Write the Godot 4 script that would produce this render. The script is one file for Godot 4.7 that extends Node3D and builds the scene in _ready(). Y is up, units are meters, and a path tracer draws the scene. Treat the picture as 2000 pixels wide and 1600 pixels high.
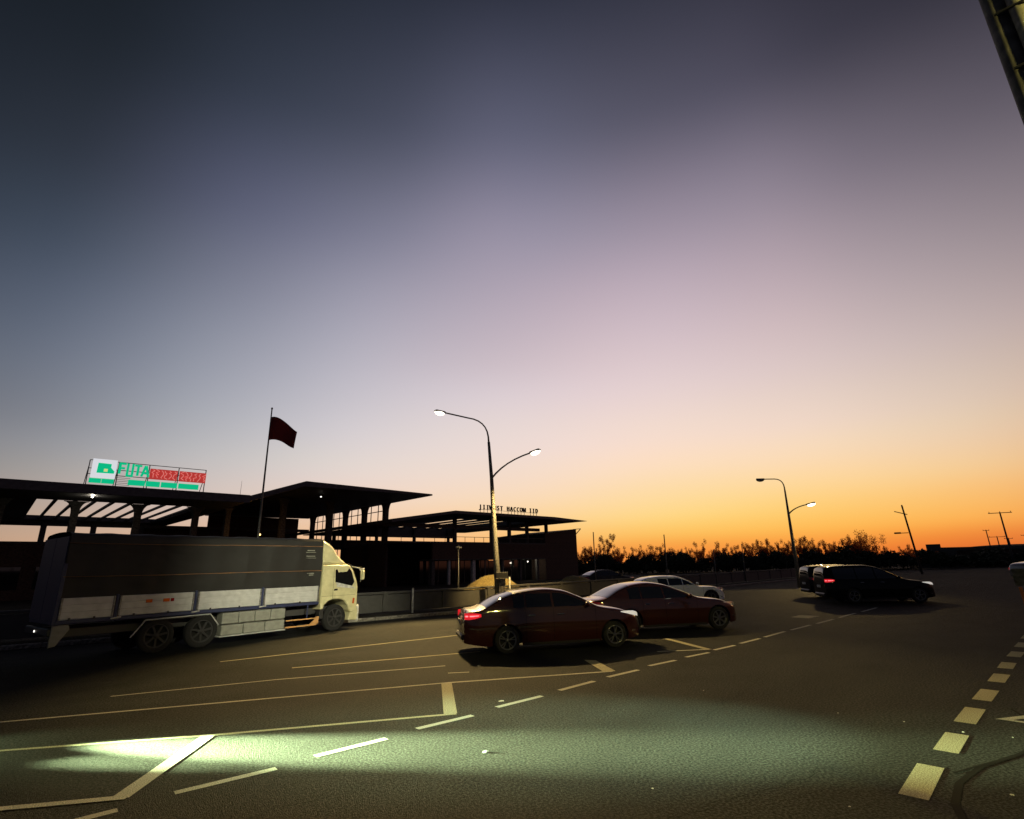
extends Node3D
# Dusk on a wide road: lorry and cars in front of a coach station, street lamps just lit.

const SKY_AZ := [-180, -135, -90, -62, -46, -30, -15, 0, 15, 28, 40, 52, 65, 90, 135, 180]
const SKY_EL := [0, 1.5, 3, 5, 7.5, 10, 13, 17, 22, 28, 35, 45, 60, 90]
const SKY_RGB := [
	[[0.086, 0.079, 0.098], [0.131, 0.113, 0.124], [0.294, 0.185, 0.147], [0.481, 0.268, 0.167], [0.644, 0.330, 0.176], [0.819, 0.377, 0.166], [0.935, 0.375, 0.126], [0.963, 0.315, 0.073], [0.923, 0.241, 0.041], [0.866, 0.193, 0.031], [0.701, 0.131, 0.026], [0.621, 0.128, 0.032], [0.563, 0.134, 0.041], [0.385, 0.115, 0.054], [0.151, 0.097, 0.094], [0.086, 0.079, 0.098]],
	[[0.066, 0.068, 0.092], [0.098, 0.095, 0.116], [0.236, 0.162, 0.143], [0.393, 0.250, 0.178], [0.565, 0.336, 0.208], [0.768, 0.422, 0.226], [0.913, 0.453, 0.191], [0.959, 0.415, 0.114], [0.944, 0.353, 0.062], [0.956, 0.339, 0.054], [0.869, 0.251, 0.043], [0.689, 0.192, 0.049], [0.568, 0.166, 0.057], [0.358, 0.115, 0.060], [0.122, 0.092, 0.104], [0.066, 0.068, 0.092]],
	[[0.057, 0.062, 0.088], [0.082, 0.084, 0.108], [0.187, 0.141, 0.136], [0.328, 0.232, 0.183], [0.506, 0.336, 0.233], [0.732, 0.460, 0.294], [0.903, 0.527, 0.276], [0.970, 0.539, 0.194], [0.986, 0.549, 0.130], [0.998, 0.517, 0.105], [0.972, 0.443, 0.093], [0.750, 0.281, 0.082], [0.574, 0.202, 0.080], [0.343, 0.125, 0.073], [0.111, 0.089, 0.107], [0.057, 0.062, 0.088]],
	[[0.050, 0.056, 0.083], [0.068, 0.073, 0.099], [0.139, 0.119, 0.125], [0.259, 0.207, 0.184], [0.434, 0.328, 0.258], [0.691, 0.504, 0.392], [0.891, 0.610, 0.410], [0.971, 0.654, 0.340], [0.997, 0.684, 0.264], [0.998, 0.630, 0.205], [0.958, 0.537, 0.182], [0.758, 0.366, 0.144], [0.568, 0.244, 0.117], [0.329, 0.141, 0.097], [0.103, 0.085, 0.108], [0.050, 0.056, 0.083]],
	[[0.044, 0.051, 0.078], [0.057, 0.063, 0.089], [0.101, 0.097, 0.111], [0.194, 0.176, 0.176], [0.341, 0.303, 0.282], [0.644, 0.542, 0.496], [0.859, 0.673, 0.552], [0.943, 0.708, 0.511], [0.988, 0.715, 0.404], [0.990, 0.690, 0.363], [0.907, 0.615, 0.335], [0.716, 0.424, 0.230], [0.539, 0.278, 0.167], [0.312, 0.156, 0.127], [0.095, 0.081, 0.108], [0.044, 0.051, 0.078]],
	[[0.039, 0.047, 0.073], [0.048, 0.056, 0.081], [0.076, 0.079, 0.099], [0.145, 0.145, 0.161], [0.262, 0.259, 0.273], [0.560, 0.523, 0.515], [0.801, 0.683, 0.625], [0.897, 0.716, 0.602], [0.977, 0.731, 0.535], [0.950, 0.709, 0.496], [0.832, 0.622, 0.436], [0.655, 0.440, 0.299], [0.495, 0.291, 0.209], [0.295, 0.165, 0.156], [0.087, 0.077, 0.108], [0.039, 0.047, 0.073]],
	[[0.034, 0.042, 0.068], [0.041, 0.048, 0.072], [0.055, 0.063, 0.085], [0.105, 0.115, 0.139], [0.189, 0.200, 0.234], [0.466, 0.461, 0.488], [0.719, 0.646, 0.642], [0.840, 0.700, 0.655], [0.909, 0.713, 0.616], [0.865, 0.678, 0.573], [0.736, 0.581, 0.479], [0.575, 0.421, 0.341], [0.433, 0.284, 0.240], [0.274, 0.170, 0.186], [0.078, 0.073, 0.106], [0.034, 0.042, 0.068]],
	[[0.029, 0.037, 0.062], [0.033, 0.041, 0.063], [0.039, 0.049, 0.069], [0.069, 0.083, 0.110], [0.140, 0.160, 0.206], [0.374, 0.382, 0.438], [0.611, 0.564, 0.604], [0.746, 0.638, 0.651], [0.805, 0.649, 0.632], [0.750, 0.602, 0.570], [0.620, 0.499, 0.466], [0.469, 0.363, 0.340], [0.344, 0.248, 0.244], [0.222, 0.153, 0.189], [0.068, 0.066, 0.102], [0.029, 0.037, 0.062]],
	[[0.025, 0.032, 0.054], [0.027, 0.034, 0.054], [0.029, 0.037, 0.054], [0.043, 0.055, 0.078], [0.092, 0.112, 0.157], [0.286, 0.298, 0.365], [0.489, 0.456, 0.522], [0.600, 0.506, 0.556], [0.676, 0.545, 0.580], [0.628, 0.498, 0.517], [0.481, 0.391, 0.404], [0.339, 0.274, 0.289], [0.241, 0.188, 0.209], [0.151, 0.116, 0.153], [0.056, 0.057, 0.091], [0.025, 0.032, 0.054]],
	[[0.021, 0.027, 0.045], [0.021, 0.028, 0.044], [0.021, 0.027, 0.041], [0.024, 0.033, 0.048], [0.049, 0.064, 0.094], [0.191, 0.202, 0.269], [0.357, 0.338, 0.418], [0.461, 0.394, 0.468], [0.516, 0.418, 0.484], [0.466, 0.373, 0.424], [0.326, 0.270, 0.306], [0.210, 0.177, 0.205], [0.145, 0.120, 0.148], [0.098, 0.082, 0.115], [0.043, 0.045, 0.074], [0.021, 0.027, 0.045]],
	[[0.017, 0.022, 0.037], [0.017, 0.023, 0.036], [0.015, 0.021, 0.032], [0.014, 0.019, 0.028], [0.026, 0.033, 0.048], [0.103, 0.112, 0.172], [0.203, 0.202, 0.277], [0.305, 0.276, 0.362], [0.305, 0.262, 0.334], [0.276, 0.234, 0.294], [0.169, 0.146, 0.184], [0.098, 0.086, 0.111], [0.074, 0.065, 0.088], [0.061, 0.055, 0.082], [0.032, 0.035, 0.058], [0.017, 0.022, 0.037]],
	[[0.013, 0.017, 0.029], [0.014, 0.018, 0.029], [0.011, 0.015, 0.024], [0.009, 0.012, 0.018], [0.012, 0.016, 0.023], [0.034, 0.042, 0.064], [0.063, 0.070, 0.106], [0.106, 0.109, 0.164], [0.092, 0.090, 0.131], [0.076, 0.072, 0.105], [0.043, 0.041, 0.060], [0.028, 0.027, 0.040], [0.032, 0.030, 0.045], [0.034, 0.033, 0.051], [0.022, 0.026, 0.042], [0.013, 0.017, 0.029]],
	[[0.010, 0.013, 0.021], [0.010, 0.013, 0.022], [0.009, 0.012, 0.019], [0.008, 0.010, 0.016], [0.008, 0.010, 0.016], [0.010, 0.013, 0.020], [0.014, 0.018, 0.029], [0.014, 0.017, 0.028], [0.017, 0.020, 0.033], [0.016, 0.018, 0.029], [0.014, 0.015, 0.025], [0.015, 0.016, 0.025], [0.016, 0.017, 0.027], [0.017, 0.018, 0.029], [0.014, 0.017, 0.027], [0.010, 0.013, 0.021]],
	[[0.007, 0.009, 0.014], [0.007, 0.009, 0.014], [0.007, 0.009, 0.014], [0.007, 0.009, 0.014], [0.007, 0.009, 0.014], [0.007, 0.009, 0.014], [0.007, 0.009, 0.014], [0.007, 0.009, 0.014], [0.007, 0.009, 0.014], [0.007, 0.009, 0.014], [0.007, 0.009, 0.014], [0.007, 0.009, 0.014], [0.007, 0.009, 0.014], [0.007, 0.009, 0.014], [0.007, 0.009, 0.014], [0.007, 0.009, 0.014]],
]

var rng := RandomNumberGenerator.new()
var used := {}
var M := {}
var noise := FastNoiseLite.new()

# ------------------------------------------------------------------ naming
func numbered(n: String) -> String:
	if not used.has(n):
		used[n] = 0
		return n
	used[n] += 1
	return "%s_%03d" % [n, used[n]]

func tag(o: Node3D, label: String, category: String, group := "") -> Node3D:
	o.set_meta("label", label)
	o.set_meta("category", category)
	if group != "":
		o.set_meta("group", group)
	return o

func thing(called: String, label: String, category: String, at := Vector3.ZERO, turn := 0.0, group := "") -> Node3D:
	var o := Node3D.new()
	o.name = numbered(called)
	add_child(o)
	o.position = at
	o.rotation.y = turn
	return tag(o, label, category, group)

func put(called: String, st: SurfaceTool, m: Material, parent: Node3D = null) -> MeshInstance3D:
	st.generate_normals()
	return put_mesh(called, st.commit(), m, parent)

func put_mesh(called: String, mesh: Mesh, m: Material, parent: Node3D = null) -> MeshInstance3D:
	var o := MeshInstance3D.new()
	o.mesh = mesh
	o.material_override = m
	if parent == null:
		o.name = numbered(called)
		add_child(o)
	else:
		o.name = called
		parent.add_child(o, true)
	return o

func structure(o: Node3D) -> Node3D:
	o.set_meta("kind", "structure")
	return o

func dup(src: Node3D, at: Vector3, turn: float, label := "", called := "") -> Node3D:
	var c: Node3D = src.duplicate()
	c.name = numbered(called if called != "" else String(src.name).split("_0")[0])
	add_child(c)
	c.position = at
	c.rotation.y = turn
	if label != "":
		c.set_meta("label", label)
	return c

# ------------------------------------------------------------------ mesh helpers
func flat() -> SurfaceTool:
	var s := SurfaceTool.new()
	s.begin(Mesh.PRIMITIVE_TRIANGLES)
	s.set_smooth_group(-1)
	return s

func smooth() -> SurfaceTool:
	var s := SurfaceTool.new()
	s.begin(Mesh.PRIMITIVE_TRIANGLES)
	s.set_smooth_group(0)
	return s

func tri(s: SurfaceTool, a: Vector3, b: Vector3, c: Vector3) -> void:   # counter-clockwise seen from outside
	s.add_vertex(a)
	s.add_vertex(c)
	s.add_vertex(b)

func quad(s: SurfaceTool, a: Vector3, b: Vector3, c: Vector3, d: Vector3) -> void:
	tri(s, a, b, c)
	tri(s, a, c, d)

func qo(s: SurfaceTool, a: Vector3, b: Vector3, c: Vector3, d: Vector3, o: Vector3) -> void:   # faces away from o
	if (b - a).cross(c - a).dot((a + b + c + d) / 4.0 - o) < 0.0:
		quad(s, a, d, c, b)
	else:
		quad(s, a, b, c, d)

func to3(s: SurfaceTool, a: Vector3, b: Vector3, c: Vector3, o: Vector3) -> void:
	if (b - a).cross(c - a).dot((a + b + c) / 3.0 - o) < 0.0:
		tri(s, a, c, b)
	else:
		tri(s, a, b, c)

func bx(s: SurfaceTool, c: Vector3, size: Vector3, bevel := 0.0, bs := Basis.IDENTITY) -> SurfaceTool:
	var h := size / 2.0
	var b := minf(bevel, minf(h.x, minf(h.y, h.z)) * 0.9)
	var P := func(sx: float, sy: float, sz: float, ax: int) -> Vector3:
		var v := Vector3(sx * (h.x - (0.0 if ax == 0 else b)), sy * (h.y - (0.0 if ax == 1 else b)), sz * (h.z - (0.0 if ax == 2 else b)))
		return c + bs * v
	for g in [-1.0, 1.0]:
		qo(s, P.call(g, -1, -1, 0), P.call(g, 1, -1, 0), P.call(g, 1, 1, 0), P.call(g, -1, 1, 0), c)
		qo(s, P.call(-1, g, -1, 1), P.call(1, g, -1, 1), P.call(1, g, 1, 1), P.call(-1, g, 1, 1), c)
		qo(s, P.call(-1, -1, g, 2), P.call(1, -1, g, 2), P.call(1, 1, g, 2), P.call(-1, 1, g, 2), c)
	if b > 0.0:
		for g in [-1.0, 1.0]:
			for k in [-1.0, 1.0]:
				qo(s, P.call(g, k, -1, 0), P.call(g, k, 1, 0), P.call(g, k, 1, 1), P.call(g, k, -1, 1), c)
				qo(s, P.call(g, -1, k, 0), P.call(g, 1, k, 0), P.call(g, 1, k, 2), P.call(g, -1, k, 2), c)
				qo(s, P.call(-1, g, k, 1), P.call(1, g, k, 1), P.call(1, g, k, 2), P.call(-1, g, k, 2), c)
				for l in [-1.0, 1.0]:
					to3(s, P.call(g, k, l, 0), P.call(g, k, l, 1), P.call(g, k, l, 2), c)
	return s

func box(c: Vector3, size: Vector3, bevel := 0.0, bs := Basis.IDENTITY) -> SurfaceTool:
	return bx(flat(), c, size, bevel, bs)

func span(a: Vector3, b: Vector3, bevel := 0.0) -> SurfaceTool:   # box between two corners
	return box((a + b) / 2.0, (b - a).abs(), bevel)

func tube(s: SurfaceTool, pts: Array, radii: Array, n := 8, caps := true) -> SurfaceTool:
	var rings := []
	var up := Vector3.UP
	var prev := Vector3.ZERO
	for i in pts.size():
		var d: Vector3 = ((pts[mini(i + 1, pts.size() - 1)] as Vector3) - (pts[maxi(i - 1, 0)] as Vector3)).normalized()
		var side := prev
		if i == 0:
			side = d.cross(up)
			if side.length() < 0.1:
				side = d.cross(Vector3.RIGHT)
		side = (side - d * side.dot(d)).normalized()
		prev = side
		var oth := d.cross(side)
		var ring := []
		for k in n:
			var a := TAU * k / n
			ring.append((pts[i] as Vector3) + (side * cos(a) + oth * sin(a)) * float(radii[mini(i, radii.size() - 1)]))
		rings.append(ring)
	for i in pts.size() - 1:
		for k in n:
			var l := (k + 1) % n
			quad(s, rings[i][k], rings[i][l], rings[i + 1][l], rings[i + 1][k])
	if caps:
		for k in n:
			var l := (k + 1) % n
			tri(s, pts[0], rings[0][l], rings[0][k])
			tri(s, pts[-1], rings[-1][k], rings[-1][l])
	return s

func rod(a: Vector3, b: Vector3, r: float, r2 := -1.0, n := 8) -> SurfaceTool:
	return tube(smooth(), [a, b], [r, r if r2 < 0.0 else r2], n)

func lathe_z(s: SurfaceTool, prof: Array, n := 28) -> SurfaceTool:   # profile points (radius, z), turned about the z axis
	for i in prof.size() - 1:
		for k in n:
			var a := TAU * k / n
			var b := TAU * (k + 1) / n
			var p: Vector2 = prof[i]
			var q: Vector2 = prof[i + 1]
			quad(s, Vector3(p.x * cos(a), p.x * sin(a), p.y), Vector3(q.x * cos(a), q.x * sin(a), q.y), Vector3(q.x * cos(b), q.x * sin(b), q.y), Vector3(p.x * cos(b), p.x * sin(b), p.y))
	return s

func lathe_y(s: SurfaceTool, prof: Array, n := 16, c := Vector3.ZERO) -> SurfaceTool:   # profile points (radius, y) upwards
	for i in prof.size() - 1:
		for k in n:
			var a := TAU * k / n
			var b := TAU * (k + 1) / n
			var p: Vector2 = prof[i]
			var q: Vector2 = prof[i + 1]
			quad(s, c + Vector3(p.x * sin(a), p.y, p.x * cos(a)), c + Vector3(p.x * sin(b), p.y, p.x * cos(b)), c + Vector3(q.x * sin(b), q.y, q.x * cos(b)), c + Vector3(q.x * sin(a), q.y, q.x * cos(a)))
	return s

func inset(poly: Array, b: float) -> Array:   # poly counter-clockwise
	var out := []
	var n := poly.size()
	for i in n:
		var p: Vector2 = poly[i]
		var d1: Vector2 = (p - (poly[(i - 1 + n) % n] as Vector2)).normalized()
		var d2: Vector2 = ((poly[(i + 1) % n] as Vector2) - p).normalized()
		var n1 := Vector2(-d1.y, d1.x)
		var n2 := Vector2(-d2.y, d2.x)
		out.append(p + (n1 + n2) * b / maxf(0.4, 1.0 + n1.dot(n2)))
	return out

func prism(poly: Array, z0: float, z1: float, bevel := 0.0) -> SurfaceTool:   # polygon in x,y (counter-clockwise) drawn out along z
	var s := flat()
	var ins := inset(poly, bevel) if bevel > 0.0 else poly
	var n := poly.size()
	for i in n:
		var j := (i + 1) % n
		var p: Vector2 = poly[i]
		var q: Vector2 = poly[j]
		quad(s, Vector3(p.x, p.y, z0 + bevel), Vector3(p.x, p.y, z1 - bevel), Vector3(q.x, q.y, z1 - bevel), Vector3(q.x, q.y, z0 + bevel))
		if bevel > 0.0:
			var pi: Vector2 = ins[i]
			var qi: Vector2 = ins[j]
			quad(s, Vector3(p.x, p.y, z1 - bevel), Vector3(pi.x, pi.y, z1), Vector3(qi.x, qi.y, z1), Vector3(q.x, q.y, z1 - bevel))
			quad(s, Vector3(pi.x, pi.y, z0), Vector3(p.x, p.y, z0 + bevel), Vector3(q.x, q.y, z0 + bevel), Vector3(qi.x, qi.y, z0))
	var idx := Geometry2D.triangulate_polygon(PackedVector2Array(ins))
	if idx.is_empty():
		push_warning("a polygon could not be filled")
	for k in range(0, idx.size(), 3):
		var a: Vector2 = ins[idx[k]]
		var b: Vector2 = ins[idx[k + 1]]
		var c: Vector2 = ins[idx[k + 2]]
		if (b - a).cross(c - a) < 0.0:
			var t := b
			b = c
			c = t
		tri(s, Vector3(a.x, a.y, z1), Vector3(b.x, b.y, z1), Vector3(c.x, c.y, z1))
		tri(s, Vector3(a.x, a.y, z0), Vector3(c.x, c.y, z0), Vector3(b.x, b.y, z0))
	return s

# ------------------------------------------------------------------ materials
func srgb(r: float, g: float, b: float) -> Color:   # linear base colour to what albedo_color wants
	return Color(r, g, b).linear_to_srgb()

func mat(r: float, g: float, b: float, rough := 0.7, metal := 0.0) -> StandardMaterial3D:
	var m := StandardMaterial3D.new()
	m.albedo_color = srgb(r, g, b)
	m.roughness = rough
	m.metallic = metal
	return m

func coat(m: StandardMaterial3D, amount := 1.0, rough := 0.05) -> StandardMaterial3D:
	m.clearcoat_enabled = true
	m.clearcoat = amount
	m.clearcoat_roughness = rough
	m.metallic_specular = 0.25
	return m

func glow(r: float, g: float, b: float, e: float) -> StandardMaterial3D:
	var m := mat(r * 0.8, g * 0.8, b * 0.8, 0.3)
	m.emission_enabled = true
	m.emission = srgb(r, g, b)
	m.emission_energy_multiplier = e
	return m

func speckle(size: int, freq: float, lo: float, hi: float, contrast: float, sd: int, octaves := 3, freq2 := 0.0) -> ImageTexture:   # grey grain
	noise.seed = sd
	noise.noise_type = FastNoiseLite.TYPE_SIMPLEX_SMOOTH
	noise.frequency = freq
	noise.fractal_octaves = octaves
	var im := noise.get_seamless_image(size, size)
	var im2: Image = null
	if freq2 > 0.0:
		noise.seed = sd + 7
		noise.frequency = freq2
		im2 = noise.get_seamless_image(size, size)
	var out := Image.create(size, size, false, Image.FORMAT_RGB8)
	for y in size:
		for x in size:
			var v := im.get_pixel(x, y).r
			if im2 != null:
				v = v * 0.6 + im2.get_pixel(x, y).r * 0.4
			v = clampf((v - 0.5) * contrast + 0.5, 0.0, 1.0)
			v = lerpf(lo, hi, v)
			out.set_pixel(x, y, Color(v, v, v))
	return ImageTexture.create_from_image(out)

func bump(size: int, freq: float, strength: float, sd: int, octaves := 2) -> ImageTexture:
	noise.seed = sd
	noise.noise_type = FastNoiseLite.TYPE_SIMPLEX_SMOOTH
	noise.frequency = freq
	noise.fractal_octaves = octaves
	var im := noise.get_seamless_image(size, size)
	im.convert(Image.FORMAT_RGBA8)
	im.bump_map_to_normal_map(strength)
	return ImageTexture.create_from_image(im)

func tex(m: StandardMaterial3D, t: Texture2D, metres: float, n: Texture2D = null, ns := 1.0) -> StandardMaterial3D:
	m.albedo_texture = t
	m.uv1_triplanar = true
	m.uv1_world_triplanar = true
	m.uv1_scale = Vector3.ONE / metres
	if n != null:
		m.normal_enabled = true
		m.normal_texture = n
		m.normal_scale = ns
	return m

func make_materials() -> void:
	var grain := speckle(512, 0.09, 0.34, 1.0, 2.9, 3, 3, 0.3)
	var grain_n := bump(512, 0.22, 6.0, 5, 2)
	var dirt := speckle(512, 0.02, 0.55, 1.0, 1.8, 11, 5)
	var worn := speckle(512, 0.10, 0.62, 1.0, 1.8, 21, 5)
	var streak := speckle(256, 0.03, 0.7, 1.0, 1.6, 31, 4)
	var faint := speckle(256, 0.02, 0.86, 1.0, 1.4, 61, 4)
	M.asphalt = tex(mat(0.081, 0.086, 0.084, 0.86), grain, 1.9, grain_n, 1.3)
	M.asphalt.vertex_color_use_as_albedo = true
	M.asphalt.metallic_specular = 0.2
	M.soil = tex(mat(0.06, 0.05, 0.035, 0.95), dirt, 5.0)
	M.lot = tex(mat(0.10, 0.095, 0.08, 0.9), grain, 4.0, grain_n, 0.8)
	M.kerb = tex(mat(0.30, 0.28, 0.24, 0.85), dirt, 1.3)
	M.paint = tex(mat(0.42, 0.41, 0.36, 0.8), worn, 0.9, grain_n, 0.6)
	M.paint_yellow = tex(mat(0.36, 0.335, 0.235, 0.8), worn, 1.0, grain_n, 0.6)
	M.tar = mat(0.008, 0.008, 0.007, 0.95)
	for k in [M.tar, M.paint, M.paint_yellow, M.lot, M.soil]:
		k.metallic_specular = 0.15
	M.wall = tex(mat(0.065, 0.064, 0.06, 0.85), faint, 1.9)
	M.concrete = tex(mat(0.22, 0.20, 0.18, 0.85), dirt, 1.6)
	M.concrete_dark = tex(mat(0.11, 0.105, 0.095, 0.85), dirt, 1.9)
	M.brown_wall = tex(mat(0.10, 0.058, 0.04, 0.85), dirt, 2.3)
	M.roof = tex(mat(0.07, 0.07, 0.075, 0.6), streak, 3.0)
	M.steel = tex(mat(0.30, 0.30, 0.29, 0.5, 0.6), streak, 0.9)
	M.steel_dark = mat(0.06, 0.06, 0.06, 0.5, 0.4)
	M.pole = tex(mat(0.20, 0.195, 0.17, 0.65, 0.1), streak, 1.1)
	M.rubber = tex(mat(0.011, 0.011, 0.011, 0.9), streak, 0.4)
	M.plastic = mat(0.02, 0.02, 0.02, 0.5)
	M.glass = mat(0.006, 0.006, 0.007, 0.04)
	M.glass.metallic_specular = 0.6
	M.rim = mat(0.16, 0.16, 0.16, 0.35, 0.8)
	M.gap = mat(0.003, 0.003, 0.003, 1.0)
	M.gap.metallic_specular = 0.0
	M.added_flood_lit = glow(0.9, 1.0, 0.78, 5.0)
	M.rim_dark = mat(0.02, 0.02, 0.02, 0.7)
	M.chrome = mat(0.75, 0.75, 0.75, 0.12, 1.0)
	M.red_lamp = coat(glow(0.9, 0.02, 0.03, 0.7))
	M.red_core = coat(glow(1.0, 0.25, 0.28, 1.5))
	M.red_lens = coat(mat(0.25, 0.01, 0.012, 0.15))
	M.head_lamp = coat(mat(0.65, 0.66, 0.66, 0.12, 0.5))
	M.head_lit = coat(glow(1.0, 0.97, 0.88, 0.5))
	M.orange_lens = coat(mat(0.6, 0.12, 0.02, 0.2))
	M.lamp_lit = glow(1.0, 0.90, 0.70, 6.0)
	M.white_lit = glow(1.0, 0.95, 0.85, 2.5)
	M.warm_lit = glow(1.0, 0.70, 0.30, 2.5)
	M.sand = tex(mat(0.42, 0.32, 0.12, 0.95), dirt, 0.8, grain_n, 0.6)
	M.white = tex(mat(0.62, 0.62, 0.58, 0.6), streak, 1.5)
	M.conduit = tex(mat(0.26, 0.25, 0.20, 0.7), streak, 0.8)
	M.litter = mat(0.34, 0.34, 0.32, 0.8)
	M.bark = tex(mat(0.06, 0.04, 0.03, 0.9), dirt, 0.7)
	M.leaf = mat(0.10, 0.04, 0.018, 0.8)
	M.leaf.cull_mode = BaseMaterial3D.CULL_DISABLED
	M.leaf.backlight_enabled = true
	M.leaf.backlight = srgb(0.85, 0.22, 0.035)
	M.leaf_dark = mat(0.035, 0.04, 0.018, 0.85)
	M.leaf_dark.cull_mode = BaseMaterial3D.CULL_DISABLED
	M.flag = mat(0.20, 0.010, 0.008, 0.85)
	M.flag.cull_mode = BaseMaterial3D.CULL_DISABLED
	M.sign_green = glow(0.0, 0.62, 0.28, 0.75)
	M.sign_white = glow(0.85, 0.87, 0.92, 0.75)
	M.sign_red = glow(0.72, 0.06, 0.05, 0.55)
	M.sign_pink = glow(0.85, 0.32, 0.28, 0.65)
	M.sign_yellow = glow(0.9, 0.85, 0.35, 0.7)
	M.tarp = tex(mat(0.014, 0.014, 0.0125, 0.7), faint, 1.9, bump(256, 0.012, 8.0, 44, 2), 0.35)
	M.cord = mat(0.24, 0.13, 0.06, 0.8)
	M.truck_white_lamplit = coat(tex(mat(0.62, 0.58, 0.34, 0.4), faint, 1.7), 0.5, 0.15)  # white cab paint with the yellow lamp light mixed into its colour
	M.alu = tex(mat(0.56, 0.57, 0.56, 0.5, 0.15), faint, 1.3)
	M.blue = mat(0.02, 0.028, 0.075, 0.5)
	M.grey_box = tex(mat(0.24, 0.245, 0.21, 0.75), faint, 0.9)
	M.orange_guard = mat(0.50, 0.27, 0.10, 0.55)
	M.red_car = coat(mat(0.030, 0.0045, 0.0035, 0.5))
	M.red_car2 = coat(mat(0.034, 0.007, 0.004, 0.4))
	M.black_car = coat(mat(0.005, 0.005, 0.005, 0.6), 0.2)
	M.black_car.metallic_specular = 0.12
	M.white_car = coat(mat(0.76, 0.78, 0.80, 0.4))
	M.dusty_car = mat(0.02, 0.02, 0.02, 0.7)
	M.grey_car = coat(mat(0.12, 0.12, 0.12, 0.35, 0.4))
	M.orange = tex(mat(0.45, 0.12, 0.03, 0.6), worn, 0.8)

# ------------------------------------------------------------------ cars
func pchip(pts: Array, x: float) -> float:
	var n := pts.size()
	if x <= pts[0].x:
		return pts[0].y
	if x >= pts[n - 1].x:
		return pts[n - 1].y
	var i := 0
	while i < n - 2 and x > pts[i + 1].x:
		i += 1
	var h: float = pts[i + 1].x - pts[i].x
	var d: float = (pts[i + 1].y - pts[i].y) / h
	var m0 := d
	var m1 := d
	if i > 0:
		var dp: float = (pts[i].y - pts[i - 1].y) / (pts[i].x - pts[i - 1].x)
		m0 = 0.0 if dp * d <= 0.0 else 2.0 * dp * d / (dp + d)
	if i < n - 2:
		var dn: float = (pts[i + 2].y - pts[i + 1].y) / (pts[i + 2].x - pts[i + 1].x)
		m1 = 0.0 if dn * d <= 0.0 else 2.0 * dn * d / (dn + d)
	var t: float = (x - pts[i].x) / h
	var t2 := t * t
	var t3 := t2 * t
	return (2 * t3 - 3 * t2 + 1) * pts[i].y + (t3 - 2 * t2 + t) * h * m0 + (-2 * t3 + 3 * t2) * pts[i + 1].y + (t3 - t2) * h * m1

func car_side(P: Dictionary, x: float, y: float) -> float:   # half width of the body at length x and height y
	var w: float = P.half
	var f: float = (x - (P.x1 - 0.75)) / 0.75
	if f > 0.0:
		w *= 1.0 - 0.36 * pow(f, 2.6)
	var r: float = ((P.x0 + 0.5) - x) / 0.5
	if r > 0.0:
		w *= 1.0 - 0.20 * pow(r, 2.4)
	return w * pchip(P.section, y)

func car_ring(P: Dictionary, x: float, yb: float) -> Array:
	var yt := pchip(P.top, x)
	var e := minf(P.edge, (yt - yb) * 0.3)
	var ye := yt - e
	var out := []
	for i in 12:
		var y := lerpf(yb, ye, i / 11.0)
		out.append(Vector3(x, y, car_side(P, x, y)))
	var zs := car_side(P, x, ye)
	for i in range(1, 8):
		var a := i / 7.0 * PI / 2.0
		out.append(Vector3(x, ye + e * pow(sin(a), 0.75), zs * pow(maxf(cos(a), 0.0), 0.62)))
	return out

func car_patch(P: Dictionary, s: SurfaceTool, cols: Array, off: float, side: float) -> SurfaceTool:   # cols: [x, y low, y high]
	for i in cols.size() - 1:
		for k in 6:
			var c := []
			for q in [[i, k], [i + 1, k], [i + 1, k + 1], [i, k + 1]]:
				var x: float = cols[q[0]][0]
				var y := lerpf(cols[q[0]][1], cols[q[0]][2], q[1] / 6.0)
				c.append(Vector3(x, y, side * (car_side(P, x, y) + off)))
			if side > 0.0:
				quad(s, c[0], c[1], c[2], c[3])
			else:
				quad(s, c[3], c[2], c[1], c[0])
	return s

func car_window(P: Dictionary, x0: float, x1: float, side: float) -> SurfaceTool:
	var cols := []
	for i in 13:
		var x := lerpf(x0, x1, i / 12.0)
		var yu: float = pchip(P.top, x) - P.edge - 0.02
		yu = minf(yu, P.glass_top)
		var yl: float = P.belt + 0.02 + P.get("belt_rise", 0.0) * (P.x1 - x) / (P.x1 - P.x0)
		cols.append([x, yl, maxf(yu, yl + 0.005)])
	return car_patch(P, smooth(), cols, 0.004, side)

func car_top(P: Dictionary, x0: float, x1: float, a0: float, off := 0.006) -> SurfaceTool:   # pane laid over the upper surface
	var s := smooth()
	var g := []
	for i in 9:
		var x := lerpf(x0, x1, i / 8.0)
		var yt := pchip(P.top, x)
		var e: float = P.edge
		var zs := car_side(P, x, yt - e)
		var row := []
		for k in 13:
			var a := lerpf(a0, PI - a0, k / 12.0)
			row.append(Vector3(x, yt - e + e * pow(sin(a), 0.75) + off, zs * signf(cos(a)) * pow(absf(cos(a)), 0.62)))
		g.append(row)
	for i in 8:
		for k in 12:
			quad(s, g[i][k], g[i + 1][k], g[i + 1][k + 1], g[i][k + 1])
	return s

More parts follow.
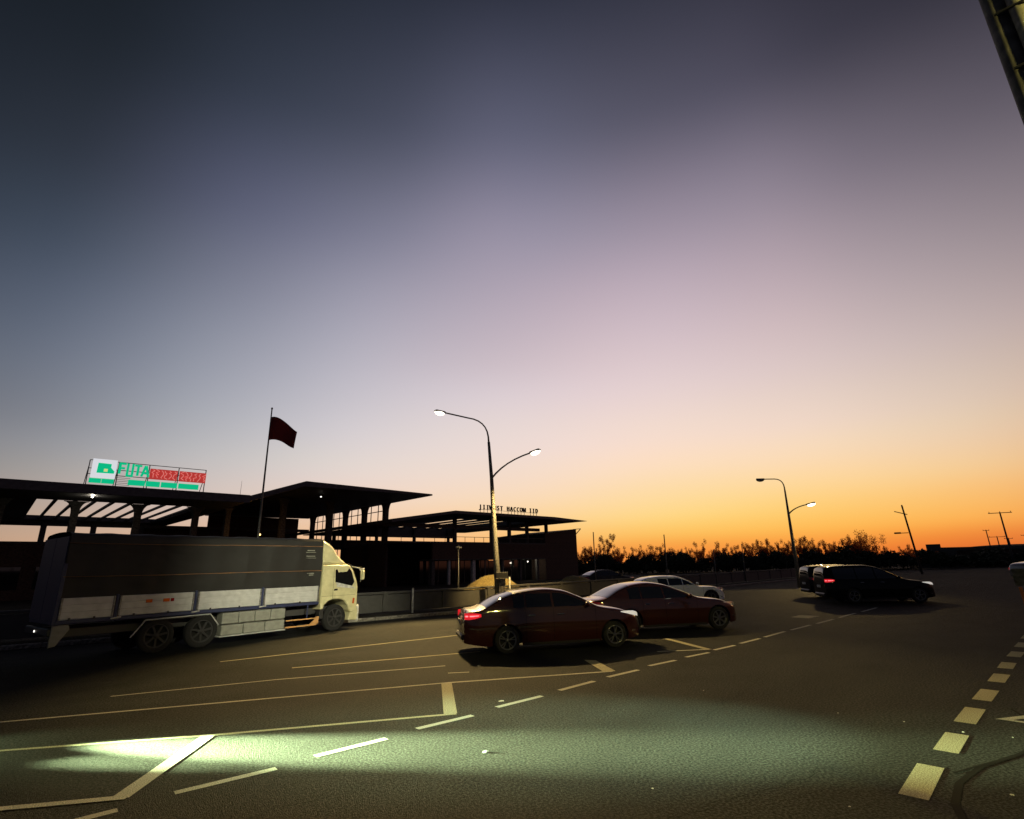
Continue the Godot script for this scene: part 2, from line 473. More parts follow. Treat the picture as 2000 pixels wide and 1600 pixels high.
func make_wheel_meshes(R: float, style: int) -> Array:
	var t := smooth()
	var w := 0.105
	lathe_z(t, [Vector2(R * 0.64, -w), Vector2(R * 0.9, -w), Vector2(R * 0.985, -w * 0.8), Vector2(R, -w * 0.4), Vector2(R, w * 0.4), Vector2(R * 0.985, w * 0.8), Vector2(R * 0.93, w), Vector2(R * 0.70, w * 0.98), Vector2(R * 0.66, w * 0.85), Vector2(R * 0.64, -w * 0.2), Vector2(0.001, -w * 0.2)], 36)
	t.generate_normals()
	var tyre := t.commit()
	var r := flat()
	r.set_smooth_group(0)
	lathe_z(r, [Vector2(R * 0.60, w * 0.55), Vector2(R * 0.615, w * 0.95), Vector2(R * 0.68, w * 1.0), Vector2(R * 0.70, w * 0.9)], 36)
	lathe_z(r, [Vector2(0.001, w * 0.92), Vector2(R * 0.13, w * 0.88), Vector2(R * 0.15, w * 0.5)], 20)
	r.set_smooth_group(-1)
	for k in (5 if style == 0 else 7):
		var a := TAU * k / (5.0 if style == 0 else 7.0) + 0.2
		for g in ([-0.16, 0.16] if style == 0 else [0.0]):
			var bs := Basis(Vector3.BACK, a + g * 0.9)
			bx(r, bs * Vector3(R * 0.36, 0, 0) + Vector3(0, 0, w * 0.7), Vector3(R * 0.54, R * (0.075 if style == 0 else 0.13), w * 0.3), 0.006, bs * Basis(Vector3.BACK, g * 0.6))
	r.generate_normals()
	return [tyre, r.commit()]

func build_car(called: String, P: Dictionary, label: String, at: Vector3, az: float, group := "") -> Node3D:
	# local axes: x forward, z to the car's right; x = 0 is the rear axle
	var t := thing(called, label, "car", at, PI / 2.0 - deg_to_rad(az), group)
	P.section = P.get("section", [Vector2(0.1, 0.90), Vector2(0.2, 0.945), Vector2(0.4, 0.985), Vector2(0.62, 1.0), Vector2(0.85, 0.985), Vector2(P.belt, 0.95), Vector2(P.belt + 0.25, 0.82), Vector2(P.roof + 0.05, 0.66)])
	P.edge = P.get("edge", 0.085)
	P.glass_top = P.get("glass_top", P.roof - 0.13)
	var R: float = P.R
	var ra := R + 0.055
	var xs := []
	var base := func(x: float) -> float:
		var b: float = P.sill
		b += 0.10 * pow(clampf(((P.x0 + 0.7) - x) / 0.7, 0.0, 1.0), 1.3)
		b += 0.05 * pow(clampf((x - (P.x1 - 0.6)) / 0.6, 0.0, 1.0), 1.5)
		return b
	var arch := func(x: float) -> float:
		var b: float = base.call(x)
		for wx in [0.0, P.wb]:
			var d := absf(x - wx)
			if d <= ra:
				b = maxf(b, R + sqrt(maxf(ra * ra - d * d, 0.0)))
		return b
	var x: float = P.x0
	var marks := [0.0 - ra, ra, P.wb - ra, P.wb + ra]
	var list := []
	for i in 71:
		list.append(lerpf(P.x0, P.x1, i / 70.0))
	for wx in [0.0, P.wb]:
		for i in 15:
			list.append(wx + ra * sin((i / 14.0 - 0.5) * PI) * 0.9995)
	list.sort()
	for v in list:
		xs.append([v, arch.call(v)])
	for m in marks:
		xs.append([m, base.call(m)])
	xs.sort_custom(func(a, b): return a[0] < b[0] or (a[0] == b[0] and a[1] < b[1]))
	# right order of the doubled stations at the arch edges
	var s := smooth()
	var rings := []
	for q in xs:
		var half := car_ring(P, q[0], q[1])
		var ring := half.duplicate()
		for i in range(half.size() - 2, -1, -1):
			ring.append(Vector3(half[i].x, half[i].y, -half[i].z))
		rings.append(ring)
	for i in rings.size() - 1:
		if absf(rings[i][0].x - rings[i + 1][0].x) < 0.0006:
			continue
		for k in rings[i].size() - 1:
			quad(s, rings[i][k], rings[i + 1][k], rings[i + 1][k + 1], rings[i][k + 1])
	s.set_smooth_group(-1)
	for e in [0, rings.size() - 1]:
		var ring: Array = rings[e]
		var c := Vector3.ZERO
		for p in ring:
			c += p
		c /= ring.size()
		c.x += -0.03 if e == 0 else 0.03
		for k in ring.size():
			to3(s, c, ring[k], ring[(k + 1) % ring.size()], Vector3(P.wb / 2.0, 0.6, 0))
	put("body", s, P.paint, t)
	put("underbody", box(Vector3(P.wb / 2.0, 0.34, 0), Vector3(P.wb + 1.3, 0.26, 1.16), 0.03), M.plastic, t)
	# panes
	for sd in [1.0, -1.0]:
		for w in P.windows:
			put("window", car_window(P, w[0], w[1], sd), M.glass, t)
	put("windscreen", car_top(P, P.screen[0], P.screen[1], 0.36), M.glass, t)
	put("rear_window", car_top(P, P.rear_glass[0], P.rear_glass[1], 0.36), M.glass, t)
	# trim
	for sd in [1.0, -1.0]:
		for g in P.seams:
			put("door_seam", car_patch(P, flat(), [[g - 0.004, P.sill + 0.10, P.belt + 0.01], [g + 0.004, P.sill + 0.10, P.belt + 0.01]], 0.0015, sd), M.gap, t)
		put("sill_trim", car_patch(P, flat(), [[ra + 0.04, P.sill - 0.01, P.sill + 0.055], [P.wb / 2.0, P.sill - 0.01, P.sill + 0.055], [P.wb - ra - 0.04, P.sill - 0.01, P.sill + 0.055]], 0.006, sd), P.get("sill_mat", M.plastic), t)
		for h in P.handles:
			put("door_handle", box(Vector3(h, P.belt - 0.15, sd * (car_side(P, h, P.belt - 0.15) + 0.016)), Vector3(0.19, 0.03, 0.03), 0.01), P.get("handle_mat", P.paint), t)
		var mx: float = P.mirror
		var mz := car_side(P, mx, P.belt + 0.05)
		var mm := smooth()
		var ml := []
		for i in 7:
			var a := -PI / 2.0 + PI * i / 6.0
			ml.append(Vector2(0.001 + 0.085 * cos(a), 0.062 * sin(a)))
		lathe_y(mm, ml, 12)
		mm.generate_normals()
		var mo := put_mesh("mirror", mm.commit(), P.paint, t)
		mo.position = Vector3(mx, P.belt + 0.07, sd * (mz + 0.11))
		mo.scale = Vector3(0.75, 1.15, 1.25)
		put("mirror_stalk", rod(Vector3(mx, P.belt + 0.02, sd * (mz - 0.02)), Vector3(mx, P.belt + 0.04, sd * (mz + 0.08)), 0.022), M.plastic, t)
		# lamps wrap round the corners
		var fx: float = P.x1
		var hy: float = P.head_y
		put("headlight", car_patch(P, smooth(), [[fx - 0.62, hy + 0.03, hy + 0.05], [fx - 0.4, hy - 0.02, hy + 0.055], [fx - 0.2, hy - 0.07, hy + 0.045], [fx - 0.05, hy - 0.10, hy + 0.0], [fx - 0.005, hy - 0.12, hy - 0.05]], 0.008, sd), M.head_lit if P.get("lit", false) else M.head_lamp, t)
		var rx: float = P.x0
		var ty: float = P.tail_y
		var tl := put("taillight", car_patch(P, smooth(), [[rx + 0.01, ty - 0.08, ty + 0.07], [rx + 0.12, ty - 0.085, ty + 0.075], [rx + 0.28, ty - 0.06, ty + 0.07], [rx + 0.42, ty - 0.02, ty + 0.045]], 0.009, sd), M.red_lamp if P.get("lit", false) else M.red_lens, t)
		put("light_strip", car_patch(P, smooth(), [[rx + 0.03, ty - 0.02, ty + 0.015], [rx + 0.2, ty - 0.015, ty + 0.015], [rx + 0.36, ty + 0.0, ty + 0.02]], 0.014, sd), M.red_core if P.get("lit", false) else M.red_lens, tl)
		put("fog_light", car_patch(P, smooth(), [[fx - 0.3, 0.40, 0.43], [fx - 0.2, 0.38, 0.44]], 0.006, sd), M.chrome, t)
	put("grille", box(Vector3(P.x1 + 0.012, P.head_y - 0.19, 0), Vector3(0.06, 0.16, P.half * 0.95), 0.02), M.plastic, t)
	put("grille_bar", box(Vector3(P.x1 + 0.045, P.head_y - 0.10, 0), Vector3(0.03, 0.025, P.half * 1.05), 0.008), M.chrome, t)
	put("lower_intake", box(Vector3(P.x1 + 0.012, 0.34, 0), Vector3(0.06, 0.13, P.half * 1.0), 0.02), M.plastic, t)
	put("number_plate", box(Vector3(P.x0 - 0.032, P.plate_y, 0), Vector3(0.012, 0.12, 0.46), 0.004), M.white, t)
	put("rear_bumper", box(Vector3(P.x0 + 0.0, 0.42, 0), Vector3(0.12, 0.14, P.half * 1.3), 0.04), M.plastic, t)
	# wheels
	var wm := make_wheel_meshes(R, P.get("rim", 0))
	for wx in [0.0, P.wb]:
		for sd in [1.0, -1.0]:
			var w := put_mesh("wheel", wm[0], M.rubber, t)
			w.position = Vector3(wx, R, sd * (P.half - 0.125))
			if sd < 0.0:
				w.rotation.y = PI
			put_mesh("rim", wm[1], M.rim, w)
	return t

func head_beam(car: Node3D, P: Dictionary, color: Color, e: float, angle: float, down: float, e2 := 0.0, angle2 := 0.0, down2 := 0.0, yaw2 := 0.0, right_share := 1.0, toe := 0.0) -> void:
	for sd in [1.0, -1.0]:
		var k := 0
		for q in [[e, angle, down, 0.0], [e2, angle2, down2, yaw2]]:
			k += 1
			if q[0] <= 0.0:
				continue
			var l := SpotLight3D.new()
			l.name = "headlight_beam"
			l.light_color = color
			l.light_energy = q[0] * (right_share if sd > 0.0 else 1.0)
			l.spot_angle = q[1]
			l.spot_angle_attenuation = 0.9
			l.spot_range = 70.0
			l.spot_attenuation = 2.0
			l.light_size = 0.06
			l.shadow_enabled = true
			car.add_child(l, true)
			l.position = Vector3(P.x1 + 0.14, P.head_y - 0.02 - 0.01 * k, sd * P.half * 0.62)
			l.basis = Basis.looking_at(Vector3(1, -tan(deg_to_rad(q[2])), tan(deg_to_rad(q[3] - sd * toe))))
# ------------------------------------------------------------------ lorry
func build_truck() -> void:
	var at := Vector3(-10.33, 0, -16.27)
	var t := thing("cargo_truck", "white-cabbed lorry with dark tarpaulin body and pale aluminium drop sides", "truck", at, PI / 2.0 - deg_to_rad(37.0))
	# local: x forward, z = 0 is the side that faces the road
	var wz := -2.34
	put("chassis", span(Vector3(-2.3, 0.62, -0.75), Vector3(6.3, 0.86, -0.55), 0.02), M.steel_dark, t)
	put("chassis", span(Vector3(-2.3, 0.62, -1.8), Vector3(6.3, 0.86, -1.6), 0.02), M.steel_dark, t)
	put("cargo_floor", span(Vector3(-2.42, 0.98, wz), Vector3(5.2, 1.08, -0.02), 0.01), M.blue, t)
	# tarpaulin hood: slightly bulging between the hoops
	var s := smooth()
	var g := []
	for i in 49:
		var x := lerpf(-2.42, 5.2, i / 48.0)
		var sag := 0.028 * pow(absf(sin(i / 48.0 * PI * 8.0)), 0.7)
		var row := []
		for q in [[1.60, -0.035], [2.0, -0.012], [2.5, 0.0], [3.0, -0.005], [3.2, -0.02], [3.27, -0.07], [3.31, -0.2], [3.34, -0.7], [3.35, -1.17], [3.34, -1.64], [3.31, -2.14], [3.27, -2.27], [3.0, -2.335], [1.60, -2.31]]:
			var inw: float = sag * (1.0 if q[0] < 3.15 else 0.4)
			row.append(Vector3(x, q[0] - (sag * 0.6 if q[0] > 3.25 else 0.0), q[1] - (inw if q[1] > -1.17 else -inw)))
		g.append(row)
	for i in 48:
		for k in g[0].size() - 1:
			quad(s, g[i][k], g[i + 1][k], g[i + 1][k + 1], g[i][k + 1])
	put("tarpaulin", s, M.tarp, t)
	put("front_bulkhead", span(Vector3(5.14, 1.1, wz + 0.04), Vector3(5.205, 3.27, -0.05), 0.01), M.steel_dark, t)
	for y in [3.02, 2.16]:
		put("tarpaulin_cord", tube(smooth(), [Vector3(-2.42, y, 0.0), Vector3(0.0, y - 0.015, -0.004), Vector3(2.5, y + 0.005, -0.002), Vector3(5.2, y, 0.0)], [0.011], 6), M.cord, t)
	var logo := [[4.55, 2.86, 0.30, 0.03], [4.5, 2.80, 0.4, 0.02], [4.52, 2.66, 0.36, 0.03], [4.5, 2.6, 0.42, 0.018], [4.6, 2.06, 0.28, 0.03], [4.68, 2.0, 0.18, 0.03]]
	for l in logo:
		put("printed_mark", span(Vector3(l[0], l[1], 0.004), Vector3(l[0] + l[2], l[1] + l[3], 0.008)), M.grey_box, t)
	# drop sides
	for sp in [[-2.36, -1.17], [-1.06, 0.87], [0.98, 2.97], [3.08, 5.13]]:
		var p := flat()
		var prof := []
		for i in 3:
			var y0 := 1.10 + i * 0.176
			prof.append_array([Vector2(y0, -0.004), Vector2(y0 + 0.008, 0.006), Vector2(y0 + 0.164, 0.006), Vector2(y0 + 0.174, -0.004)])
		for i in prof.size() - 1:
			quad(p, Vector3(sp[0], prof[i].x, prof[i].y), Vector3(sp[1], prof[i].x, prof[i].y), Vector3(sp[1], prof[i + 1].x, prof[i + 1].y), Vector3(sp[0], prof[i + 1].x, prof[i + 1].y))
		bx(p, Vector3((sp[0] + sp[1]) / 2.0, 1.36, -0.034), Vector3(sp[1] - sp[0], 0.53, 0.04), 0.004)
		var pan := put("side_panel", p, M.alu, t)
		for ex in [sp[0] + 0.02, sp[1] - 0.02]:
			put("edge_profile", box(Vector3(ex, 1.36, -0.005), Vector3(0.05, 0.54, 0.05), 0.008), M.steel, pan)
		for hx in [lerpf(sp[0], sp[1], 0.2), lerpf(sp[0], sp[1], 0.65)]:
			put("hinge", box(Vector3(hx, 1.105, 0.012), Vector3(0.05, 0.07, 0.03), 0.006), M.steel_dark, pan)
	for x in [-1.115, 0.925, 3.025]:
		put("stanchion", box(Vector3(x, 1.36, -0.03), Vector3(0.07, 0.62, 0.07), 0.01), M.blue, t)
		put("latch", box(Vector3(x + 0.02, 1.06, 0.03), Vector3(0.24, 0.045, 0.05), 0.015, Basis(Vector3.BACK, 0.12)), M.white, t)
	for a in [[-0.42, 0.16], [0.02, 0.17], [0.22, 0.09]]:
		put("marker_lamp", span(Vector3(a[0], 1.40, 0.006), Vector3(a[0] + a[1], 1.49, 0.028), 0.006), M.red_lens if a[1] < 0.1 else M.orange_lens, t)
	put("side_rail", span(Vector3(-2.4, 0.99, -0.03), Vector3(5.18, 1.085, 0.012), 0.01), M.blue, t)
	# rear mudguard over the two axles
	for z in [-0.02, -2.3]:
		put("mudguard", tube(flat(), [Vector3(-0.66, 0.50, z), Vector3(-0.34, 0.93, z), Vector3(1.42, 0.955, z), Vector3(1.70, 0.62, z)], [0.018], 6), M.alu, t)
	put("mudguard_skin", span(Vector3(-0.4, 0.90, -0.52), Vector3(1.45, 0.92, -0.04)), M.plastic, t)
	# boxes carried under the floor
	for i in 4:
		put("storage_box", span(Vector3(1.80 + i * 0.535, 0.615, -0.42), Vector3(2.315 + i * 0.535, 0.95, -0.03), 0.02), M.grey_box, t)
	for i in 3:
		put("storage_box", span(Vector3(1.80 + i * 0.715, 0.275, -0.44), Vector3(2.495 + i * 0.715, 0.585, -0.02), 0.025), M.grey_box, t)
	put("box_cradle", span(Vector3(1.76, 0.24, -0.44), Vector3(3.96, 0.268, 0.0), 0.005), M.alu, t)
	# side guard
	put("side_guard", span(Vector3(3.97, 0.50, -0.08), Vector3(5.1, 0.54, -0.04), 0.008), M.orange_guard, t)
	put("side_guard", span(Vector3(3.97, 0.28, -0.08), Vector3(5.16, 0.33, -0.03), 0.008), M.orange_guard, t)
	put("guard_end", prism([Vector2(4.9, 0.333), Vector2(5.22, 0.333), Vector2(5.25, 0.57), Vector2(5.13, 0.57), Vector2(5.10, 0.50)], -0.09, -0.02, 0.008), M.orange_guard, t)
	put("guard_bracket", span(Vector3(4.75, 0.545, -0.07), Vector3(4.8, 0.985, -0.05)), M.blue, t)
	put("fuel_tank", box(Vector3(4.4, 0.66, -1.95), Vector3(1.1, 0.5, 0.55), 0.1), M.alu, t)
	# tail
	put("tail_door", span(Vector3(-2.45, 1.09, -2.30), Vector3(-2.42, 3.2, -1.19), 0.006), M.blue, t)
	put("tail_door", span(Vector3(-2.45, 1.09, -1.16), Vector3(-2.42, 3.2, -0.06), 0.006), M.blue, t)
	put("tail_post", span(Vector3(-2.47, 0.98, -0.055), Vector3(-2.37, 2.5, -0.0), 0.01), M.blue, t)
	put("tail_lamp_bar", span(Vector3(-2.5, 0.72, -2.2), Vector3(-2.36, 0.9, -0.1), 0.02), M.steel_dark, t)
	put("mud_flap", prism([Vector2(-2.44, 0.45), Vector2(-2.30, 0.47), Vector2(-2.06, 0.86), Vector2(-2.10, 0.975), Vector2(-2.44, 0.96)], -0.06, -0.01, 0.01), M.grey_box, t)
	put("reversing_lamp", lathe_z(smooth(), [Vector2(0.028, 0.0), Vector2(0.024, 0.012), Vector2(0.001, 0.016)], 12), M.white_lit, t).transform = Transform3D(Basis(Vector3.UP, -PI / 2.0), Vector3(-2.505, 0.80, -1.2))
	# cab
	var cab := [Vector2(5.30, 0.80), Vector2(5.42, 0.80), Vector2(5.46, 0.93), Vector2(5.60, 1.06), Vector2(5.80, 1.12), Vector2(6.12, 1.12), Vector2(6.32, 1.04), Vector2(6.46, 0.88), Vector2(6.52, 0.70), Vector2(6.62, 0.62), Vector2(6.84, 0.62), Vector2(6.90, 0.80), Vector2(6.90, 1.52), Vector2(6.84, 1.75), Vector2(6.66, 2.12), Vector2(6.50, 2.32), Vector2(6.36, 2.36), Vector2(5.30, 2.36)]
	put("cab", prism(cab, -2.24, -0.06, 0.03), M.truck_white_lamplit, t)
	put("door_seam", span(Vector3(5.78, 1.14, -0.06), Vector3(5.788, 2.24, -0.057)), M.plastic, t)
	put("door_seam", span(Vector3(5.30, 1.24, -0.06), Vector3(6.80, 1.248, -0.057)), M.plastic, t)
	put("side_window", prism([Vector2(5.86, 1.72), Vector2(6.62, 1.56), Vector2(6.72, 1.72), Vector2(6.56, 2.12), Vector2(6.44, 2.22), Vector2(6.36, 2.10), Vector2(5.98, 2.08), Vector2(5.90, 2.2), Vector2(5.84, 2.16)], -0.06, -0.05, 0.003), M.glass, t)
	put("windscreen", prism([Vector2(6.857, 1.72), Vector2(6.865, 1.725), Vector2(6.525, 2.315), Vector2(6.515, 2.31)], -2.1, -0.2), M.glass, t)
	put("door_handle", box(Vector3(5.90, 1.46, -0.045), Vector3(0.14, 0.06, 0.03), 0.01), M.plastic, t)
	put("window_shade", prism([Vector2(5.90, 1.72), Vector2(6.60, 1.57), Vector2(6.78, 1.46), Vector2(5.95, 1.56)], -0.058, -0.046, 0.004), M.white, t)
	# wind deflector
	put("wind_deflector", prism([Vector2(5.29, 2.375), Vector2(6.45, 2.375), Vector2(6.18, 2.56), Vector2(5.98, 2.74), Vector2(5.80, 2.98), Vector2(5.62, 3.13), Vector2(5.42, 3.22), Vector2(5.29, 3.26)], -2.1, -0.16, 0.09), M.truck_white_lamplit, t)
	put("deflector_bracket", span(Vector3(5.22, 2.38, -0.5), Vector3(5.285, 2.56, -0.1), 0.01), M.plastic, t)
	# mirror arm, sun visor, lamps, bumper
	put("mirror_arm", tube(smooth(), [Vector3(6.58, 2.28, -0.08), Vector3(6.80, 2.22, 0.12), Vector3(6.92, 1.98, 0.18), Vector3(6.88, 1.70, 0.1)], [0.018], 7), M.white, t)
	put("mirror", box(Vector3(6.90, 1.96, 0.19), Vector3(0.09, 0.36, 0.2), 0.035), M.truck_white_lamplit, t)
	put("mirror", box(Vector3(7.16, 2.18, -0.2), Vector3(0.05, 0.10, 0.26), 0.02, Basis(Vector3.BACK, -0.7)), M.white, t)
	put("mirror_arm", rod(Vector3(6.62, 2.30, -0.2), Vector3(7.14, 2.22, -0.2), 0.014), M.plastic, t)
	put("sun_visor", prism([Vector2(6.52, 2.38), Vector2(6.90, 2.22), Vector2(6.91, 2.245), Vector2(6.53, 2.41)], -2.1, -0.2), M.plastic, t)
	put("indicator_lamp", box(Vector3(6.72, 1.02, -0.045), Vector3(0.08, 0.2, 0.04), 0.015, Basis(Vector3.BACK, -0.15)), M.orange_lens, t)
	put("headlight", box(Vector3(6.89, 1.02, -0.35), Vector3(0.07, 0.22, 0.42), 0.03), M.head_lamp, t)
	put("headlight", box(Vector3(6.89, 1.02, -1.95), Vector3(0.07, 0.22, 0.42), 0.03), M.head_lamp, t)
	put("bumper", prism([Vector2(6.56, 0.34), Vector2(6.92, 0.30), Vector2(7.0, 0.42), Vector2(6.98, 0.72), Vector2(6.90, 0.76), Vector2(6.62, 0.6)], -2.26, -0.06, 0.04), M.truck_white_lamplit, t)
	put("corner_guard", box(Vector3(6.96, 0.56, -0.10), Vector3(0.10, 0.62, 0.12), 0.04), M.white, t)
	put("cab_step", box(Vector3(5.37, 0.62, -0.2), Vector3(0.16, 0.3, 0.25), 0.02), M.plastic, t)
	# wheels
	var wm := make_wheel_meshes(0.47, 1)
	for q in [[0.02, -0.18], [1.25, -0.18], [5.96, -0.20], [0.02, -2.14], [1.25, -2.14], [5.96, -2.12]]:
		var w := put_mesh("wheel", wm[0], M.rubber, t)
		w.position = Vector3(q[0], 0.47, q[1])
		if q[1] < -1.0:
			w.rotation.y = PI
		put_mesh("rim", wm[1], M.rim_dark, w)
	put("axle", rod(Vector3(0.02, 0.47, -2.1), Vector3(0.02, 0.47, -0.2), 0.07), M.steel_dark, t)
	put("axle", rod(Vector3(1.25, 0.47, -2.1), Vector3(1.25, 0.47, -0.2), 0.07), M.steel_dark, t)

# ------------------------------------------------------------------ street furniture
func street_lamp(label: String, pole_pts: Array, radii: Array, arms: Array, energies: Array, lit: Array, aims: Array, cone := 60.0, tint := Color(1.0, 0.84, 0.53)) -> Node3D:
	var base: Vector3 = pole_pts[0]
	var t := thing("street_lamp", label, "street lamp", base, 0.0, "double-armed street lamps")
	var loc := []
	for p in pole_pts:
		loc.append((p as Vector3) - base)
	put("base_plate", box(Vector3(0, 0.015, 0), Vector3(0.42, 0.03, 0.42), 0.008), M.steel, t)
	put("pole", tube(smooth(), loc, radii, 12), M.pole, t)
	for i in arms.size():
		var a: Array = arms[i]
		var al := []
		for p in a:
			al.append((p as Vector3) - base)
		put("arm", tube(smooth(), al, [0.055, 0.05, 0.045, 0.04, 0.04], 10), M.pole, t)
		var tip: Vector3 = al[-1]
		var d: Vector3 = (tip - (al[-2] as Vector3)).normalized()
		var bs := Basis(d, Vector3.UP, d.cross(Vector3.UP).normalized()).orthonormalized()
		var hd := put("lamp_head", box(tip + d * 0.24, Vector3(0.66, 0.12, 0.26), 0.045, bs), M.steel, t)
		var ln := smooth()
		var pr := []
		for k in 7:
			var ph := PI / 2.0 * k / 6.0
			pr.append(Vector2(maxf(0.001, sin(ph)), -cos(ph)))
		lathe_y(ln, pr, 16)
		ln.generate_normals()
		var lens := put_mesh("lamp_lens", ln.commit(), M.lamp_lit if lit[i] else M.head_lamp, hd)
		lens.transform = Transform3D(bs.scaled_local(Vector3(0.30, 0.16, 0.14)), tip + d * 0.27 - Vector3(0, 0.05, 0))
		if lit[i]:
			var l := SpotLight3D.new()
			l.name = "lamp_light"
			l.light_color = tint
			l.light_energy = energies[i]
			l.spot_angle = cone
			l.spot_angle_attenuation = 0.6
			l.spot_range = 80.0
			l.spot_attenuation = 2.0
			l.light_size = 0.16
			l.shadow_enabled = true
			t.add_child(l, true)
			l.position = tip + d * 0.27 - Vector3(0, 0.24, 0)
			l.basis = Basis.looking_at((aims[i] as Vector3).normalized(), Vector3.RIGHT)
	return t

func arc(a: Vector3, b: Vector3, ctrl: Vector3, n := 6) -> Array:
	var out := []
	for i in n + 1:
		var t := float(i) / n
		out.append(a.lerp(ctrl, t).lerp(ctrl.lerp(b, t), t))
	return out

func floodlight(lamp: Node3D, at: Vector3, aim: Vector3, color: Color, e: float, cone: float) -> void:  # unseen fixture added to throw extra light at a chosen spot
	var d := aim.normalized()
	var bs := Basis.looking_at(d)
	var h := put("added_flood_housing", box(at, Vector3(0.5, 0.36, 0.16), 0.03, bs), M.steel_dark, lamp)
	put("added_flood_lens", box(at + d * 0.09, Vector3(0.44, 0.3, 0.03), 0.005, bs), M.added_flood_lit, h)
	put("added_flood_bracket", rod(at - d * 0.06, Vector3(0, at.y - 0.1, 0), 0.03), M.steel_dark, lamp)
	var l := SpotLight3D.new()
	l.name = "added_flood_beam"
	l.light_color = color
	l.light_energy = e
	l.spot_angle = cone
	l.spot_angle_attenuation = 1.0
	l.spot_range = 80.0
	l.spot_attenuation = 2.0
	l.light_size = 0.2
	l.shadow_enabled = true
	lamp.add_child(l, true)
	l.position = at + d * 0.16
	l.basis = bs

func make_sky() -> PanoramaSkyMaterial:
	var w := 188      # four columns more at either side, cut off again below, so that the ends meet
	var h := 512
	var im := Image.create(w, h, false, Image.FORMAT_RGBF)
	var rows := []
	for e in SKY_EL.size():
		var row := []
		for x in w:
			var az := wrapf((x - 3.5) * 2.0, -180.0, 180.0)   # the panorama starts straight ahead (-z)
			var c := []
			for k in 3:
				var pts := []
				for a in SKY_AZ.size():
					pts.append(Vector2(SKY_AZ[a], SKY_RGB[e][a][k]))
				c.append(pchip(pts, az))
			row.append(c)
		rows.append(row)
	for x in w:
		var cur := [[], [], []]
		for e in SKY_EL.size():
			for k in 3:
				cur[k].append(Vector2(SKY_EL[e], rows[e][x][k]))
		for y in h:
			var el := 90.0 - (y + 0.5) / h * 180.0
			if el >= 0.0:
				im.set_pixel(x, y, Color(pchip(cur[0], el), pchip(cur[1], el), pchip(cur[2], el)))
			else:
				im.set_pixel(x, y, Color(0.02, 0.017, 0.014))
	im.resize(1504, h, Image.INTERPOLATE_CUBIC)
	im = im.get_region(Rect2i(32, 0, 1440, h))
	var m := PanoramaSkyMaterial.new()
	m.panorama = ImageTexture.create_from_image(im)
	return m

# ------------------------------------------------------------------ ground
func ground_sheet() -> MeshInstance3D:
	var xs := []
	var v := -90.0
	while v < 240.0:
		xs.append(v)
		v += 0.7 if v > -16.0 and v < 22.0 else (2.5 if v > -45.0 and v < 60.0 else 12.0)
	var zs := []
	v = 50.0
	while v > -230.0:
		zs.append(v)
		v -= 0.7 if v < 1.0 and v > -32.0 else (2.5 if v > -70.0 else 12.0)
	var n1 := FastNoiseLite.new()
	n1.seed = 5
	n1.frequency = 0.16
	n1.fractal_octaves = 4
	var n2 := FastNoiseLite.new()
	n2.seed = 9
	n2.frequency = 0.9
	n2.fractal_octaves = 2
	var s := SurfaceTool.new()
	s.begin(Mesh.PRIMITIVE_TRIANGLES)
	var cx := cos(deg_to_rad(44.0))
	var sx := sin(deg_to_rad(44.0))
	for i in zs.size():
		for j in xs.size():
			var x: float = xs[j]
			var z: float = zs[i]
			# worn in long patches that run with the traffic
			var u := (x * cx - z * sx) * 0.3
			var w := x * sx + z * cx
			var k := 1.0 + 0.6 * n1.get_noise_2d(u, w) + 0.3 * n2.get_noise_2d(u * 2.0, w)
			s.set_color(Color(k, k * 0.995, k * 0.97).clamp(Color(0.3, 0.3, 0.3), Color(1.6, 1.6, 1.6)) * 0.47)
			s.set_normal(Vector3.UP)
			s.add_vertex(Vector3(x, 0, z))
	var nx := xs.size()
	for i in zs.size() - 1:
		for j in nx - 1:
			var a := i * nx + j
			for q in [a, a + nx + 1, a + 1, a, a + nx, a + nx + 1]:
				s.add_index(q)
	return put_mesh("road", s.commit(), M.asphalt)

func strip(parent: Node3D, called: String, a: Vector2, b: Vector2, w: float, m: Material, y := 0.004) -> void:
	var d := (b - a).normalized()
	var n := Vector2(-d.y, d.x) * w / 2.0
	var s := flat()
	var len := a.distance_to(b)
	var k := maxi(1, int(len / 0.6))
	for i in k:       # edges chipped a little here and there
		var p := a.lerp(b, float(i) / k)
		var q := a.lerp(b, float(i + 1) / k)
		quad(s, Vector3(p.x + n.x, y, p.y + n.y), Vector3(p.x - n.x, y, p.y - n.y), Vector3(q.x - n.x, y, q.y - n.y), Vector3(q.x + n.x, y, q.y + n.y))
	s.generate_normals()
	put_mesh(called, s.commit(), m, parent)

func patch(parent: Node3D, called: String, pts: Array, m: Material, y := 0.004) -> void:
	var s := flat()
	var o := Vector3(pts[0].x, y - 1.0, pts[0].y)
	for i in range(1, pts.size() - 1):
		to3(s, Vector3(pts[0].x, y, pts[0].y), Vector3(pts[i].x, y, pts[i].y), Vector3(pts[i + 1].x, y, pts[i + 1].y), o)
	put(called, s, m, parent)

